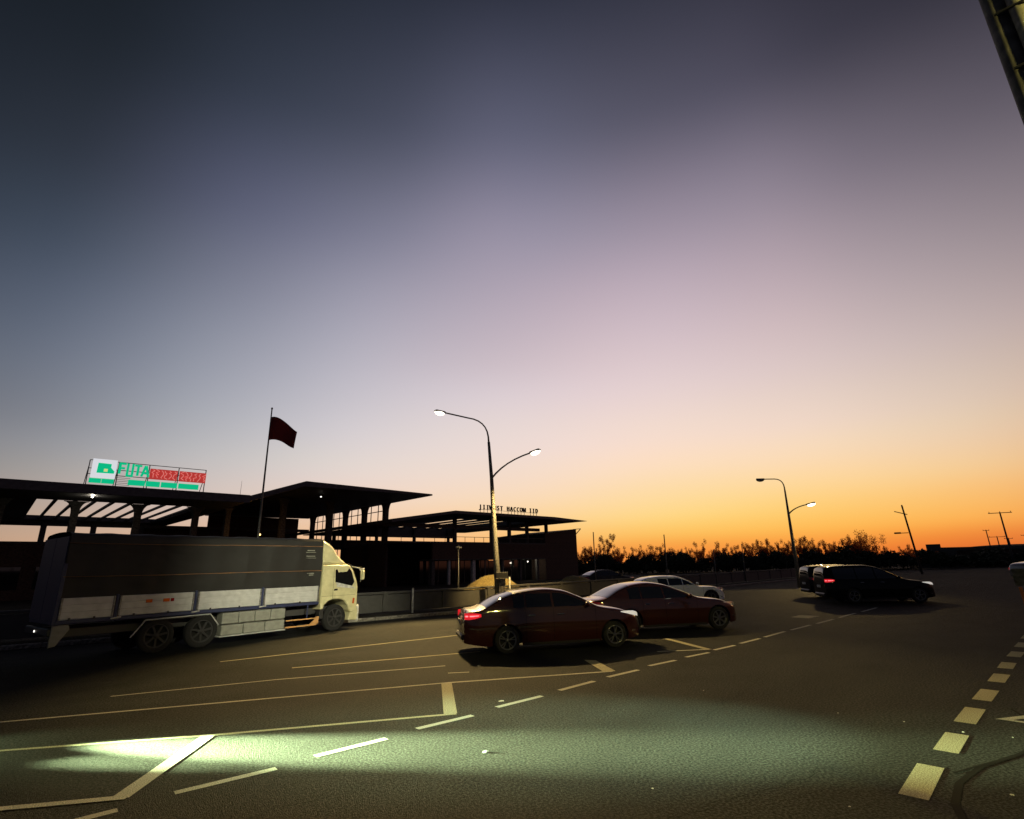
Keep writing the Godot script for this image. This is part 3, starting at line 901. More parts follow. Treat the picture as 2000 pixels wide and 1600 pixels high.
func markings(road: Node3D) -> void:
	# broken line of the through lane
	for q in [[-4.35, -5.50, -3.87, -5.91], [-3.56, -6.29, -2.79, -6.92], [-2.49, -7.30, -1.77, -7.93], [-1.44, -8.34, -0.71, -8.96], [-0.36, -9.41, 0.39, -10.09], [0.72, -10.48, 1.44, -11.18], [1.76, -11.53, 2.51, -12.18], [2.84, -12.61, 3.59, -13.21], [3.94, -13.58, 4.68, -14.15], [4.94, -14.52, 5.72, -15.19], [6.0, -15.5, 6.9, -16.35], [7.15, -16.6, 8.3, -17.75], [8.64, -18.05, 9.9, -19.25], [10.3, -19.6, 11.6, -20.85], [12.1, -21.35, 13.6, -22.8], [14.2, -23.35, 15.9, -25.0]]:
		strip(road, "lane_dash", Vector2(q[0], q[1]), Vector2(q[2], q[3]), 0.11, M.paint)
	# short blocks of the right-hand edge line
	for q in [[3.64, -5.76, 4.37, -6.515], [4.85, -6.925, 5.475, -7.54], [5.93, -7.985, 6.645, -8.67], [7.095, -9.095, 7.775, -9.735], [8.35, -10.28, 9.0, -10.9], [9.5, -11.4, 10.1, -11.98], [10.75, -12.6, 11.4, -13.2], [12.0, -13.8, 12.7, -14.45], [13.3, -15.05, 14.0, -15.7], [14.7, -16.4, 15.4, -17.05]]:
		strip(road, "edge_block", Vector2(q[0], q[1]), Vector2(q[2], q[3]), 0.235, M.paint_yellow)
	# hatched island and its outline
	strip(road, "island_line", Vector2(-9.5, -7.32), Vector2(-4.24, -8.29), 0.075, M.paint_yellow)
	strip(road, "island_line", Vector2(-4.24, -8.29), Vector2(-0.97, -9.08), 0.085, M.paint_yellow)
	strip(road, "lane_line", Vector2(-12.0, -8.04), Vector2(-1.4, -11.37), 0.075, M.paint)
	strip(road, "lane_line", Vector2(-1.4, -11.37), Vector2(1.95, -12.1), 0.09, M.paint)
	strip(road, "lane_line", Vector2(-7.61, -10.90), Vector2(-5.04, -12.11), 0.06, M.paint)
	strip(road, "lane_line", Vector2(-5.04, -12.11), Vector2(-1.67, -13.23), 0.07, M.paint)
	strip(road, "lane_line", Vector2(-5.27, -13.46), Vector2(-1.0, -15.22), 0.10, M.paint_yellow)
	strip(road, "lane_line", Vector2(-7.56, -14.61), Vector2(-1.81, -18.98), 0.10, M.paint_yellow)
	strip(road, "lane_line", Vector2(3.5, -14.48), Vector2(4.85, -14.64), 0.09, M.paint)
	patch(road, "hatch_bar", [Vector2(-1.50, -11.30), Vector2(-1.30, -11.32), Vector2(-0.96, -9.10), Vector2(-1.16, -9.06)], M.paint_yellow, 0.007)
	patch(road, "hatch_bar", [Vector2(-4.40, -8.26), Vector2(-4.22, -8.30), Vector2(-3.96, -6.19), Vector2(-4.14, -6.17)], M.paint, 0.007)
	patch(road, "hatch_bar", [Vector2(1.54, -13.53), Vector2(1.80, -13.43), Vector2(2.02, -12.10), Vector2(1.76, -12.05)], M.paint_yellow, 0.007)
	patch(road, "hatch_bar", [Vector2(4.24, -16.82), Vector2(4.42, -16.9), Vector2(4.92, -14.60), Vector2(4.74, -14.62)], M.paint_yellow, 0.007)
	strip(road, "island_line", Vector2(-6.2, -5.78), Vector2(-3.98, -6.20), 0.11, M.paint, 0.0095)
	strip(road, "lane_dash", Vector2(-1.5, -12.35), Vector2(-1.05, -12.4), 0.06, M.paint)
	# arrow head at the edge of the carriageway: hollow triangle
	patch(road, "arrow_stroke", [Vector2(6.46, -8.12), Vector2(8.4, -8.62), Vector2(8.4, -8.46), Vector2(6.62, -8.05)], M.paint, 0.004)
	patch(road, "arrow_stroke", [Vector2(6.46, -8.12), Vector2(6.62, -8.05), Vector2(7.4, -7.30), Vector2(7.3, -7.12)], M.paint, 0.007)
	patch(road, "painted_lit_patch", [Vector2(10.55, -21.9), Vector2(11.25, -22.6), Vector2(11.75, -22.0), Vector2(10.95, -21.35)], M.paint_yellow)  # yellow-lit bit of road, its light laid in as yellow colour
	# tar-filled seam
	var seam := [Vector2(3.65, -5.15), Vector2(3.9, -5.6), Vector2(4.3, -6.05), Vector2(4.85, -6.45), Vector2(5.5, -6.75), Vector2(6.2, -7.15), Vector2(6.7, -7.75), Vector2(7.1, -8.6)]
	for i in seam.size() - 1:
		strip(road, "tar_seam", seam[i], seam[i + 1], 0.07 - 0.006 * i, M.tar, 0.0035 + 0.0008 * (i % 2))
	# cracks
	rng.seed = 41
	for c in [[Vector2(-2.6, -5.6), Vector2(0.4, -7.9)], [Vector2(2.4, -8.2), Vector2(5.0, -11.6)], [Vector2(1.2, -5.4), Vector2(3.3, -6.5)]]:
		var prev: Vector2 = c[0]
		for i in 22:
			var q: Vector2 = (c[0] as Vector2).lerp(c[1], (i + 1) / 22.0) + Vector2(rng.randf_range(-0.07, 0.07), rng.randf_range(-0.07, 0.07))
			strip(road, "crack", prev, q, rng.randf_range(0.004, 0.010), M.tar, 0.003 + 0.0006 * (i % 2))
			prev = q
	strip(road, "tar_seam", Vector2(4.45, -6.3), Vector2(5.1, -6.58), 0.03, M.tar, 0.005)

const KERB := [Vector2(-46, 3.3), Vector2(-8, -23.55), Vector2(-2.7, -27.4), Vector2(19, -48.8), Vector2(60, -88.5), Vector2(200, -224)]

func along(line: Array, off: float) -> Array:   # the line moved sideways, away from the road
	var out := []
	for i in line.size():
		var d: Vector2 = ((line[mini(i + 1, line.size() - 1)] as Vector2) - (line[maxi(i - 1, 0)] as Vector2)).normalized()
		out.append((line[i] as Vector2) + Vector2(d.y, -d.x) * off)
	return out

func verge_and_wall() -> void:
	var inner := along(KERB, 0.16)
	var outer := along(KERB, 190.0)
	var s := flat()
	for i in KERB.size() - 1:
		var a: Vector2 = inner[i]
		var b: Vector2 = inner[i + 1]
		var c: Vector2 = outer[i + 1]
		var d: Vector2 = outer[i]
		qo(s, Vector3(a.x, 0.125, a.y), Vector3(b.x, 0.125, b.y), Vector3(c.x, 0.125, c.y), Vector3(d.x, 0.125, d.y), Vector3(a.x, -9, a.y))
	structure(put("verge", s, M.lot))
	# kerb stones, one by one
	var kn := Node3D.new()
	kn.name = "kerb"
	add_child(kn)
	structure(kn)
	var stone := box(Vector3.ZERO, Vector3(0.99, 0.15, 0.17), 0.02)
	stone.generate_normals()
	var sm := stone.commit()
	for i in KERB.size() - 2:
		var a: Vector2 = KERB[i]
		var b: Vector2 = KERB[i + 1]
		if i == 0:
			a = b + (a - b).normalized() * 22.0
		var n := int(a.distance_to(b))
		var step := a.distance_to(b) / n
		for k in n:
			if i == 3 and k > 25:
				break
			var p := a.lerp(b, (k + 0.5) / n)
			var d := (b - a).normalized()
			var o := put_mesh("kerb_stone", sm, M.kerb, kn)
			o.position = Vector3(p.x - d.y * -0.08, 0.07 + rng.randf_range(-0.004, 0.004), p.y + d.x * -0.08)
			o.rotation.y = -atan2(d.y, d.x) + rng.randf_range(-0.006, 0.006)
			o.scale.x = step
	# low wall behind the kerb
	var w := thing("low_wall", "low dark concrete wall running behind the kerb past the lorry", "wall", Vector3.ZERO)
	var wl := along(KERB, 1.5)
	var pm := box(Vector3(0, 0.5, 0), Vector3(1, 0.78, 0.14), 0.012)
	pm.generate_normals()
	var panel := pm.commit()
	var cm := box(Vector3(0, 0.95, 0), Vector3(1.0, 0.09, 0.24), 0.012)
	cm.generate_normals()
	var coping := cm.commit()
	var psm := box(Vector3(0, 0.56, 0), Vector3(0.24, 0.9, 0.22), 0.012)
	psm.generate_normals()
	var post := psm.commit()
	for i in 4:
		var a: Vector2 = wl[i]
		var b: Vector2 = wl[i + 1]
		if i == 0:
			a = b + (a - b).normalized() * 24.0
		if i == 3:
			b = a + (b - a).normalized() * 24.0
		var n := maxi(1, roundi(a.distance_to(b) / 3.0))
		var step := a.distance_to(b) / n
		var d := (b - a).normalized()
		for k in n:
			var p := a.lerp(b, (k + 0.5) / n)
			var q := a.lerp(b, float(k) / n)
			var ry := -atan2(d.y, d.x)
			for e in [["panel", panel, p, step - 0.24], ["coping", coping, p, step - 0.006], ["post", post, q, 1.0]]:
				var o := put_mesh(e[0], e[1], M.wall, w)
				o.position = Vector3(e[2].x, 0.125 - (0.0 if e[0] != "panel" else 0.02), e[2].y)
				o.rotation.y = ry
				o.scale.x = e[3]

# ------------------------------------------------------------------ coach station
const YARD := Vector3(-24.4, 0.125, -49.0)
const YARD_TURN := 0.7679     # 44 degrees: local x runs with the road, local z towards it

func tv(t: float, y: float, v: float) -> Vector3:
	return Vector3(t, y - 0.125, -v)

func slab(t0: float, t1: float, y0: float, y1: float, v0: float, v1: float, bevel := 0.0) -> SurfaceTool:
	return span(tv(t0, y0, v1), tv(t1, y1, v0), bevel)

func column_mesh(h: float, w: float, flare: float) -> SurfaceTool:
	var p := [Vector2(-w, 0), Vector2(w, 0), Vector2(w, h - flare * 1.6)]
	for i in range(1, 6):
		var a := i / 5.0 * PI / 2.0
		p.append(Vector2(w + flare * (1.0 - cos(a)), h - flare * 1.6 * (1.0 - sin(a))))
	for i in range(5, -1, -1):
		var a := i / 5.0 * PI / 2.0
		p.append(Vector2(-w - flare * (1.0 - cos(a)), h - flare * 1.6 * (1.0 - sin(a))))
	return prism(p, -w, w, 0.03)

func small_lamp(parent: Node3D, at: Vector3, m: Material, r: float, e: float, c: Color) -> void:
	var s := smooth()
	var pr := []
	for k in 7:
		var a := -PI / 2.0 + PI * k / 6.0
		pr.append(Vector2(maxf(0.001, r * cos(a)), r * 0.7 * sin(a)))
	lathe_y(s, pr, 10, Vector3.ZERO)
	var o := put("ceiling_light", s, m, parent)
	o.position = at
	if e > 0.0:
		var l := OmniLight3D.new()
		l.name = "ceiling_glow"
		l.light_color = c
		l.light_energy = e
		l.omni_range = 25.0
		l.omni_attenuation = 2.0
		l.light_size = r
		l.shadow_enabled = true
		parent.add_child(l, true)
		l.position = at - Vector3(0, r * 0.7 + 0.06, 0)

func station() -> void:
	var t := thing("station_canopy", "wide dark folded canopy roof on flared columns behind the lorry", "canopy", YARD, YARD_TURN)
	put("roof_panel", slab(-60, 0, 8.5, 9.0, 0, 7.4), M.roof, t)
	put("roof_panel", slab(-60, -14.5, 8.5, 9.0, 7.402, 29), M.roof, t)
	put("roof_panel", slab(-2, 0, 8.5, 9.0, 7.402, 29), M.roof, t)
	put("roof_panel", slab(-60, 0, 8.5, 9.0, 29.002, 33), M.roof, t)
	put("fascia", slab(-60, -0.05, 8.30, 9.02, -0.14, -0.004, 0.02), M.roof, t)
	put("roof_slope", prism([Vector2(0.003, 8.375), Vector2(5.1, 10.175), Vector2(5.1, 10.675), Vector2(0.003, 8.875)], -33, 0), M.roof, t)
	put("roof_panel", prism([Vector2(5.103, 10.12), Vector2(20.4, 10.30), Vector2(20.4, 10.475), Vector2(5.103, 10.675)], -35, 0), M.roof, t)
	for k in 9:
		put("rafter", slab(-13.3 + k * 1.36, -13.06 + k * 1.36, 8.62, 8.80, 7.41, 28.99), M.roof, t)
	for q in [[-11.8, 8.0, 8.4, 0.62], [-7.2, 8.0, 8.4, 0.62], [-2.4, 8.0, 8.4, 0.62], [-16.6, 8.0, 8.4, 0.62], [-22.0, 8.0, 8.4, 0.62], [-12.6, 30.0, 8.4, 0.5], [-8.0, 30.0, 8.4, 0.5], [-3.2, 30.0, 8.4, 0.5], [-17.5, 30.0, 8.4, 0.5], [0.8, 9.0, 8.6, 0.4]]:
		var c := put("column", column_mesh(q[2], 0.27, q[3]), M.concrete_dark, t)
		c.position = tv(q[0], 0.125, q[1])
	for q in [8.0, 13.4, 18.8, 24.2, 29.6]:
		var c := put("column", column_mesh(10.12, 0.30, 0.75), M.concrete_dark, t)
		c.position = tv(18.9, 0.125, q)
		c.rotation.y = PI / 2.0
	for q in [[12.0, 9.0], [6.5, 9.0]]:
		var c := put("column", column_mesh(9.95, 0.30, 0.5), M.concrete_dark, t)
		c.position = tv(q[0], 0.125, q[1])
	# glazing bars between the end columns
	for q in [9.8, 11.6, 15.2, 17.0, 20.6, 22.4, 26.0, 27.8]:
		put("glazing_bar", slab(18.86, 18.94, 0.13, 10.1, q, q + 0.09), M.steel_dark, t)
	for y in [9.25, 7.9]:
		put("glazing_rail", slab(18.85, 18.95, y, y + 0.09, 8.35, 29.2), M.steel_dark, t)
	# hall under the canopy
	put("hall_wall", slab(-50, 3.0, 0.13, 5.4, 19.0, 19.3), M.brown_wall, t)
	put("hall_roof", slab(-50, 3.0, 5.402, 5.6, 19.0, 32.0), M.concrete_dark, t)
	put("hall_wall", slab(2.7, 3.0, 0.13, 5.4, 19.302, 32.0), M.brown_wall, t)
	for k in 8:
		var x := -22.0 + k * 3.0
		put("hall_window", slab(x, x + 1.9, 1.1, 3.2, 18.94, 18.99, 0.01), M.glass, t)
	put("beam", slab(-50, 18.5, 7.9, 8.3, 29.8, 30.2), M.roof, t)
	put("end_wall", slab(-3.4, 5.0, 0.13, 8.49, 32.4, 32.7), M.brown_wall, t)
	put("end_wall", slab(5.002, 17.8, 0.13, 7.3, 32.4, 32.7), M.brown_wall, t)
	put("end_wall", slab(5.002, 17.8, 7.302, 10.1, 32.4, 32.7), M.brown_wall, t)
	for q in [[0.6, 2.2], [4.6, 1.6], [8.6, 2.0]]:
		put("wall_light_slot", slab(q[0], q[0] + q[1], 6.6, 6.9, 32.34, 32.39), M.glass, t)
	put("aerial", rod(tv(-0.32, 9.0, 2.0), tv(-0.3, 10.6, 2.0), 0.02, 0.01, 6), M.steel_dark, t)
	small_lamp(t, tv(-11.26, 8.42, 3.0), M.white_lit, 0.10, 1.5, Color(1, 0.95, 0.85))
	small_lamp(t, tv(3.2, 5.9, 6.0), M.warm_lit, 0.13, 2.0, Color(1, 0.7, 0.35))
	put("lamp_stem", rod(tv(3.2, 6.0, 6.0), tv(3.2, 9.4, 6.0), 0.02, -1.0, 6), M.steel_dark, t)
	small_lamp(t, tv(8.5, 9.9, 4.0), M.white_lit, 0.09, 0.0, Color.WHITE)

func rooftop_sign() -> void:
	var t := thing("rooftop_sign", "lit green, white and red sign on a steel frame atop the station canopy", "sign", YARD, YARD_TURN)
	var v := 0.35
	for x in [-12.1, -10.2, -8.1, -5.95, -3.85]:
		put("frame_post", slab(x - 0.03, x + 0.03, 9.0, 11.0, v + 0.05, v + 0.11), M.steel_dark, t)
		put("frame_brace", tube(flat(), [tv(x, 9.0, v + 1.6), tv(x, 10.6, v + 0.12)], [0.03], 5), M.steel_dark, t)
	for y in [9.05, 9.9, 10.35, 11.0]:
		put("frame_rail", slab(-12.1, -3.8, y, y + 0.05, v + 0.115, v + 0.15), M.steel_dark, t)
	for k in 6:
		put("frame_rail", slab(-10.26, -9.3, 9.18 + k * 0.14, 9.21 + k * 0.14, v + 0.02, v + 0.045), M.steel, t)
	put("logo_panel", slab(-11.92, -10.34, 9.62, 11.12, v - 0.08, v + 0.04, 0.01), M.sign_white, t)
	put("logo_shape", prism([Vector2(-11.58, 9.88), Vector2(-10.46, 9.90), Vector2(-10.44, 10.08), Vector2(-10.70, 10.36), Vector2(-10.70, 10.66), Vector2(-11.56, 10.68)], -v + 0.081, -v + 0.11, 0.01), M.sign_green, t)
	put("logo_dot", slab(-11.14, -10.90, 10.14, 10.36, v - 0.13, v - 0.112), M.sign_yellow, t)
	put("name_panel", slab(-11.95, -11.18, 9.22, 9.58, v - 0.05, v + 0.04, 0.01), M.sign_green, t)
	put("name_panel", slab(-11.15, -10.36, 9.22, 9.58, v - 0.05, v + 0.04, 0.01), M.sign_green, t)
	for x in [[-9.42, -8.26], [-8.20, -7.20], [-7.12, -5.93], [-5.84, -4.30]]:
		put("name_panel", slab(x[0], x[1], 9.22, 9.66, v - 0.05, v + 0.04, 0.01), M.sign_green, t)
	# the four letters of the name, as cut-out blocks
	var forms := [
		[[0.0, 0.0, 0.17, 0.92], [0.173, 0.75, 0.48, 0.92], [0.173, 0.38, 0.42, 0.55]],
		[[0.0, 0.003, 0.16, 0.92], [0.34, 0.003, 0.5, 0.92], [0.0, -0.16, 0.5, 0.0]],
		[[0.0, 0.753, 0.5, 0.92], [0.17, 0.0, 0.34, 0.75]],
		[]]
	for i in 4:
		var x0 := -10.2 + i * 0.53
		var s := flat()
		for f in forms[i]:
			bx(s, tv(x0 + (f[0] + f[2]) / 2.0, 9.96 + 0.03 * (4 - i) + (f[1] + f[3]) / 2.0, v - 0.02), Vector3(f[2] - f[0], f[3] - f[1], 0.09), 0.012)
		if i == 3:
			for g in [-1.0, 1.0]:
				bx(s, tv(x0 + 0.25 + g * 0.13, 10.44, v - 0.02), Vector3(0.17, 0.94, 0.09), 0.012, Basis(Vector3.BACK, g * 0.24))
			bx(s, tv(x0 + 0.25, 10.26, v - 0.03), Vector3(0.3, 0.15, 0.09), 0.012)
		put("letter", s, M.sign_green, t)
	for q in [[-8.04, -6.02], [-5.88, -3.82]]:
		var p := put("red_panel", slab(q[0], q[1], 9.84, 10.72, v - 0.04, v + 0.04, 0.01), M.sign_red, t)
		for k in 6:
			var pts := []
			var x0: float = lerpf(q[0] + 0.12, q[1] - 0.3, k / 5.0)
			for j in 7:
				pts.append(tv(x0 + rng.randf_range(-0.05, 0.24), lerpf(9.94, 10.64, j / 6.0) + rng.randf_range(-0.06, 0.06), v - 0.06))
			put("script_stroke", tube(flat(), pts, [0.026], 4), M.sign_pink, p)

func restaurant() -> void:
	var t := thing("canteen_building", "two-storey brown building under a second folded roof with rooftop lettering", "building", YARD, YARD_TURN)
	put("roof_slope", prism([Vector2(15, 7.0), Vector2(24, 8.4), Vector2(24, 8.755), Vector2(15, 7.375)], -30, 0), M.roof, t)
	put("roof_panel", slab(24.003, 42, 8.5, 8.86, 0, 6), M.roof, t)
	put("roof_panel", slab(24.003, 28, 8.5, 8.86, 6.002, 26), M.roof, t)
	put("roof_panel", slab(24.003, 42, 8.5, 8.86, 26.002, 30), M.roof, t)
	put("roof_tip", prism([Vector2(42.003, 8.25), Vector2(49.4, 8.40), Vector2(49.4, 8.45), Vector2(42.003, 8.735)], -30, 0), M.roof, t)
	for k in 5:
		put("rafter", slab(29.5 + k * 2.6, 29.7 + k * 2.6, 8.55, 8.8, 6.01, 25.99), M.roof, t)
	for q in [27.0, 33.4, 36.8, 40.4, 44.6]:
		put("column", slab(q - 0.22, q + 0.22, 5.302, 8.5 if q < 42 else 8.34, 4.0, 4.4, 0.02), M.concrete_dark, t)
	for q in [20.0, 27.0, 34.0, 41.0]:
		put("column", slab(q - 0.2, q + 0.2, 5.302, 8.5 if q > 24 else 7.75, 24.0, 24.4, 0.02), M.concrete_dark, t)
	put("roof_beam", slab(15.5, 43.0, 7.05, 7.5, 4.0, 4.35), M.roof, t)
	put("roof_beam", prism([Vector2(15.5, 6.95), Vector2(24, 6.95), Vector2(24, 8.38), Vector2(15.5, 7.05)], -24.7, -24.41), M.roof, t)
	put("roof_beam", slab(24.003, 43.0, 7.08, 8.49, 24.41, 24.7), M.roof, t)
	put("terrace_wall", slab(18, 43, 5.302, 6.5, 24.0, 24.2), M.brown_wall, t)
	put("terrace_wall", slab(8, 17.998, 0.13, 6.5, 24.0, 24.2), M.brown_wall, t)
	put("upper_floor", slab(18, 43, 5.1, 5.3, 3.0, 25.0), M.concrete_dark, t)
	put("parapet", slab(22.7, 43, 3.2, 5.098, 3.0, 3.3), M.brown_wall, t)
	put("parapet_sill", slab(22.6, 43.1, 3.05, 3.198, 2.9, 3.4, 0.02), M.concrete_dark, t)
	put("balustrade_rail", slab(18, 43, 5.9, 5.96, 3.05, 3.11), M.steel_dark, t)
	for k in 16:
		put("baluster", slab(18.2 + k * 1.6, 18.25 + k * 1.6, 5.3, 5.9, 3.06, 3.1), M.steel_dark, t)
	put("end_block", prism([Vector2(43.003, 0.0), Vector2(50.3, 0.0), Vector2(50.3, 7.45), Vector2(43.003, 6.6)], -14, -3.0), M.brown_wall, t)
	put("bracket", tube(flat(), [tv(50.3, 6.4, 3.6), tv(51.2, 7.0, 3.6), tv(52.2, 7.7, 3.6)], [0.07], 6), M.steel_dark, t)
	put("bracket_rail", rod(tv(50.3, 7.55, 3.6), tv(52.2, 7.7, 3.6), 0.05), M.steel_dark, t)
	# ground floor: glazed front set back behind pale pillars
	put("back_wall", slab(18, 43, 0.13, 5.098, 16.0, 16.3), M.brown_wall, t)
	put("side_wall", slab(18, 18.3, 0.13, 5.098, 6.0, 15.998), M.brown_wall, t)
	for k in 14:
		var x := 22.9 + k * 1.44
		put("shop_pane", slab(x, x + 1.36, 0.3, 3.0, 6.0, 6.04), M.glass, t)
		put("mullion", slab(x + 1.36, x + 1.44, 0.13, 3.05, 5.96, 6.08), M.steel_dark, t)
	for q in [[25.45, 0.16, M.white], [29.45, 0.24, M.white], [31.4, 0.08, M.concrete], [34.5, 0.2, M.concrete_dark], [38.0, 0.2, M.concrete_dark], [41.5, 0.2, M.concrete_dark], [23.0, 0.25, M.concrete_dark]]:
		put("pillar", slab(q[0] - q[1], q[0] + q[1], 0.13, 3.05, 3.2, 3.2 + q[1] * 2.0, 0.02), q[2], t)
	put("canopy_soffit", slab(22.7, 43, 3.06, 3.19, 3.41, 6.1), M.concrete_dark, t)
	small_lamp(t, tv(40.4, 2.75, 4.2), M.white_lit, 0.10, 1.2, Color(1, 0.95, 0.85))
	# rooftop letters
	var font := SystemFont.new()
	font.font_names = PackedStringArray(["Droid Sans"])
	font.font_weight = 700
	var word := "JIIWNST HACCOM IID"
	for i in word.length():
		if word[i] == " ":
			continue
		var tm := TextMesh.new()
		tm.font = font
		tm.text = word[i]
		tm.font_size = 72
		tm.pixel_size = 0.0112
		tm.depth = 0.12
		var o := put_mesh("letter", tm, M.steel_dark, t)
		o.position = tv(28.3 + i * 0.615, 9.60, 0.5)
		put("letter_post", slab(28.26 + i * 0.615, 28.31 + i * 0.615, 8.8, 9.4, 0.5, 0.55), M.steel_dark, t)
	put("letter_rail", slab(28.0, 38.9, 9.24, 9.28, 0.44, 0.49), M.steel_dark, t)

func flagpole() -> void:
	var t := thing("flagpole", "slender flagpole with a plain red flag behind the lorry", "flagpole", Vector3(-14.5, 0.125, -30.5))
	put("pole", tube(smooth(), [Vector3.ZERO, Vector3(0, 6, 0), Vector3(0, 11.45, 0)], [0.075, 0.055, 0.035], 10), M.pole, t)
	put("foot", box(Vector3(0, 0.06, 0), Vector3(0.5, 0.12, 0.5), 0.02), M.concrete, t)
	put("finial", lathe_y(smooth(), [Vector2(0.04, 11.44), Vector2(0.06, 11.5), Vector2(0.04, 11.56), Vector2(0.001, 11.58)], 10), M.steel_dark, t)
	var s := smooth()
	var g := []
	for i in 17:
		var u := i / 16.0
		var row := []
		for k in 11:
			var w := k / 10.0
			var y := 10.98 - 1.47 * w - (0.78 * pow(u, 1.25) - 0.10 * sin(u * 5.0)) + w * 0.45 * u
			var z := 0.10 * sin(u * 7.0 + w * 1.2) - 0.45 * u
			row.append(Vector3(0.045 + 1.45 * u - 0.10 * w * u, y, z))
		g.append(row)
	for i in 16:
		for k in 10:
			quad(s, g[i][k], g[i][k + 1], g[i + 1][k + 1], g[i + 1][k])
	put("flag", s, M.flag, t)

# ------------------------------------------------------------------ plants
func leaves(s: SurfaceTool, c: Vector3, r: Vector3, n: int, size: float) -> void:
	for i in n:
		var d := Vector3(rng.randfn(), rng.randfn(), rng.randfn()).normalized() * pow(rng.randf(), 0.45)
		var p := c + d * r
		var a := Vector3(rng.randfn(), rng.randfn(), rng.randfn()).normalized()
		var b := a.cross(Vector3(rng.randfn(), rng.randfn(), rng.randfn())).normalized()
		var k := size * rng.randf_range(0.5, 1.2)
		tri(s, p - a * k, p + b * k * 0.45, p + a * k)
		tri(s, p - a * k, p + a * k, p - b * k * 0.45)

func make_tree(sd: int, h: float, spread: float, density: int, label: String, group: String, at: Vector3) -> Node3D:
	rng.seed = sd
	var t := thing("roadside_tree", label, "tree", at, rng.randf() * TAU, group)
	var tr := smooth()
	tube(tr, [Vector3.ZERO, Vector3(rng.randf_range(-0.2, 0.2), h * 0.3, 0), Vector3(rng.randf_range(-0.3, 0.3), h * 0.62, rng.randf_range(-0.3, 0.3))], [0.17, 0.12, 0.07], 6)
	var cr := flat()
	for k in 11:
		var a := TAU * k / 11.0 + rng.randf_range(-0.3, 0.3)
		var y0 := h * rng.randf_range(0.28, 0.58)
		var y1 := h * rng.randf_range(0.55, 0.98)
		var rr := spread * rng.randf_range(0.25, 1.0) * (1.15 - absf(y1 / h - 0.7))
		var p1 := Vector3(cos(a) * rr, y1, sin(a) * rr)
		var mid := Vector3(cos(a) * rr * 0.55, lerpf(y0, y1, 0.45), sin(a) * rr * 0.55)
		tube(tr, [Vector3(0, y0, 0), mid, p1], [0.05, 0.035, 0.014], 4, false)
		leaves(cr, p1, Vector3(0.55, 0.95, 0.55) * spread * 0.36, density, 0.12)
		leaves(cr, mid, Vector3(0.5, 0.9, 0.5) * spread * 0.34, int(density * 0.7), 0.11)
	put("trunk", tr, M.bark, t)
	put("crown", cr, M.leaf, t)
	return t

func make_shrub(sd: int, w: float, h: float, label: String, group: String, at: Vector3) -> Node3D:
	rng.seed = sd
	var t := thing("dark_shrub", label, "shrub", at, rng.randf() * TAU, group)
	var cr := flat()
	for k in 9:
		var a := rng.randf() * TAU
		var rr := w * 0.38 * sqrt(rng.randf())
		var y := h * rng.randf_range(0.2, 0.78)
		leaves(cr, Vector3(cos(a) * rr, y, sin(a) * rr), Vector3(w * 0.28, h * 0.24, w * 0.28), 150, 0.34)
	put("foliage", cr, M.leaf_dark, t)
	put("stem", rod(Vector3.ZERO, Vector3(0.05, h * 0.5, 0.0), 0.08, 0.04, 6), M.bark, t)
	return t

func planting() -> void:
	var tl := "sparse bare-branched tree in the row against the orange sky"
	var tg := "trees along the horizon"
	var protos := []
	for i in 4:
		protos.append(make_tree(100 + i, [6.1, 5.4, 6.5, 5.2][i], [1.7, 1.5, 1.9, 1.4][i], [75, 50, 85, 60][i], tl, tg, Vector3(38.0 + 9.0 * i, 0.12, -113.0 + 3.0 * i)))
	rng.seed = 77
	var n := 120
	for i in n:
		var u := (i + 0.5) / n
		var p := Vector3(lerpf(13, 74, u), 0.12, lerpf(-120, -98, u)) + Vector3(rng.randf_range(-0.9, 0.9), 0, rng.randf_range(-5, 3))
		var c := dup(protos[i % 4], p, rng.randf() * TAU, tl)
		var k := rng.randf_range(0.62, 0.95)
		if u > 0.85:
			k *= lerpf(1.0, 0.6, (u - 0.85) / 0.15)
		if u < 0.1:
			k *= 1.12
		c.scale = Vector3.ONE * k
	# fuller trees that stand out of the row
	make_tree(301, 8.0, 2.0, 130, "rounded dark-crowned tree rising above the row beyond the building's end", "", Vector3(19.6, 0.12, -116.5))
	make_tree(302, 6.4, 3.4, 150, "broad flat-topped tree at the tall end of the row behind the black van", "", Vector3(63.0, 0.12, -99.5))
	var sl := "low dense dark shrub below the sparse trees"
	var sg := "shrubs below the trees"
	var sp := []
	for i in 3:
		sp.append(make_shrub(200 + i, [5.0, 4.2, 5.6][i], [4.1, 3.6, 4.3][i], sl, sg, Vector3(30.0 + 14.0 * i, 0.12, -107.0 + 5.0 * i)))
	rng.seed = 78
	for i in 26:
		var u := (i + 0.5) / 26.0
		var p := Vector3(lerpf(10, 74, u), 0.12, lerpf(-115, -92, u)) + Vector3(rng.randf_range(-0.7, 0.7), 0, rng.randf_range(-2, 2))
		var c := dup(sp[i % 3], p, rng.randf() * TAU, sl)
		c.scale = Vector3(1.0, rng.randf_range(0.72, 1.02) * (1.0 if u < 0.9 else 0.8), 1.0)
	# beyond the bend, low growth on the horizon
	var fl := "distant low shrub on the skyline beyond the far car"
	for i in 12:
		var u := (i + 0.5) / 12.0
		var c := dup(sp[i % 3], Vector3(lerpf(80, 118, u), 0.0, lerpf(-98, -88, u)) + Vector3(0, 0, rng.randf_range(-6, 2)), rng.randf() * TAU, fl)
		c.scale = Vector3(1.3, rng.randf_range(0.62, 0.82), 1.3)
		c.set_meta("group", "shrubs on the far skyline")

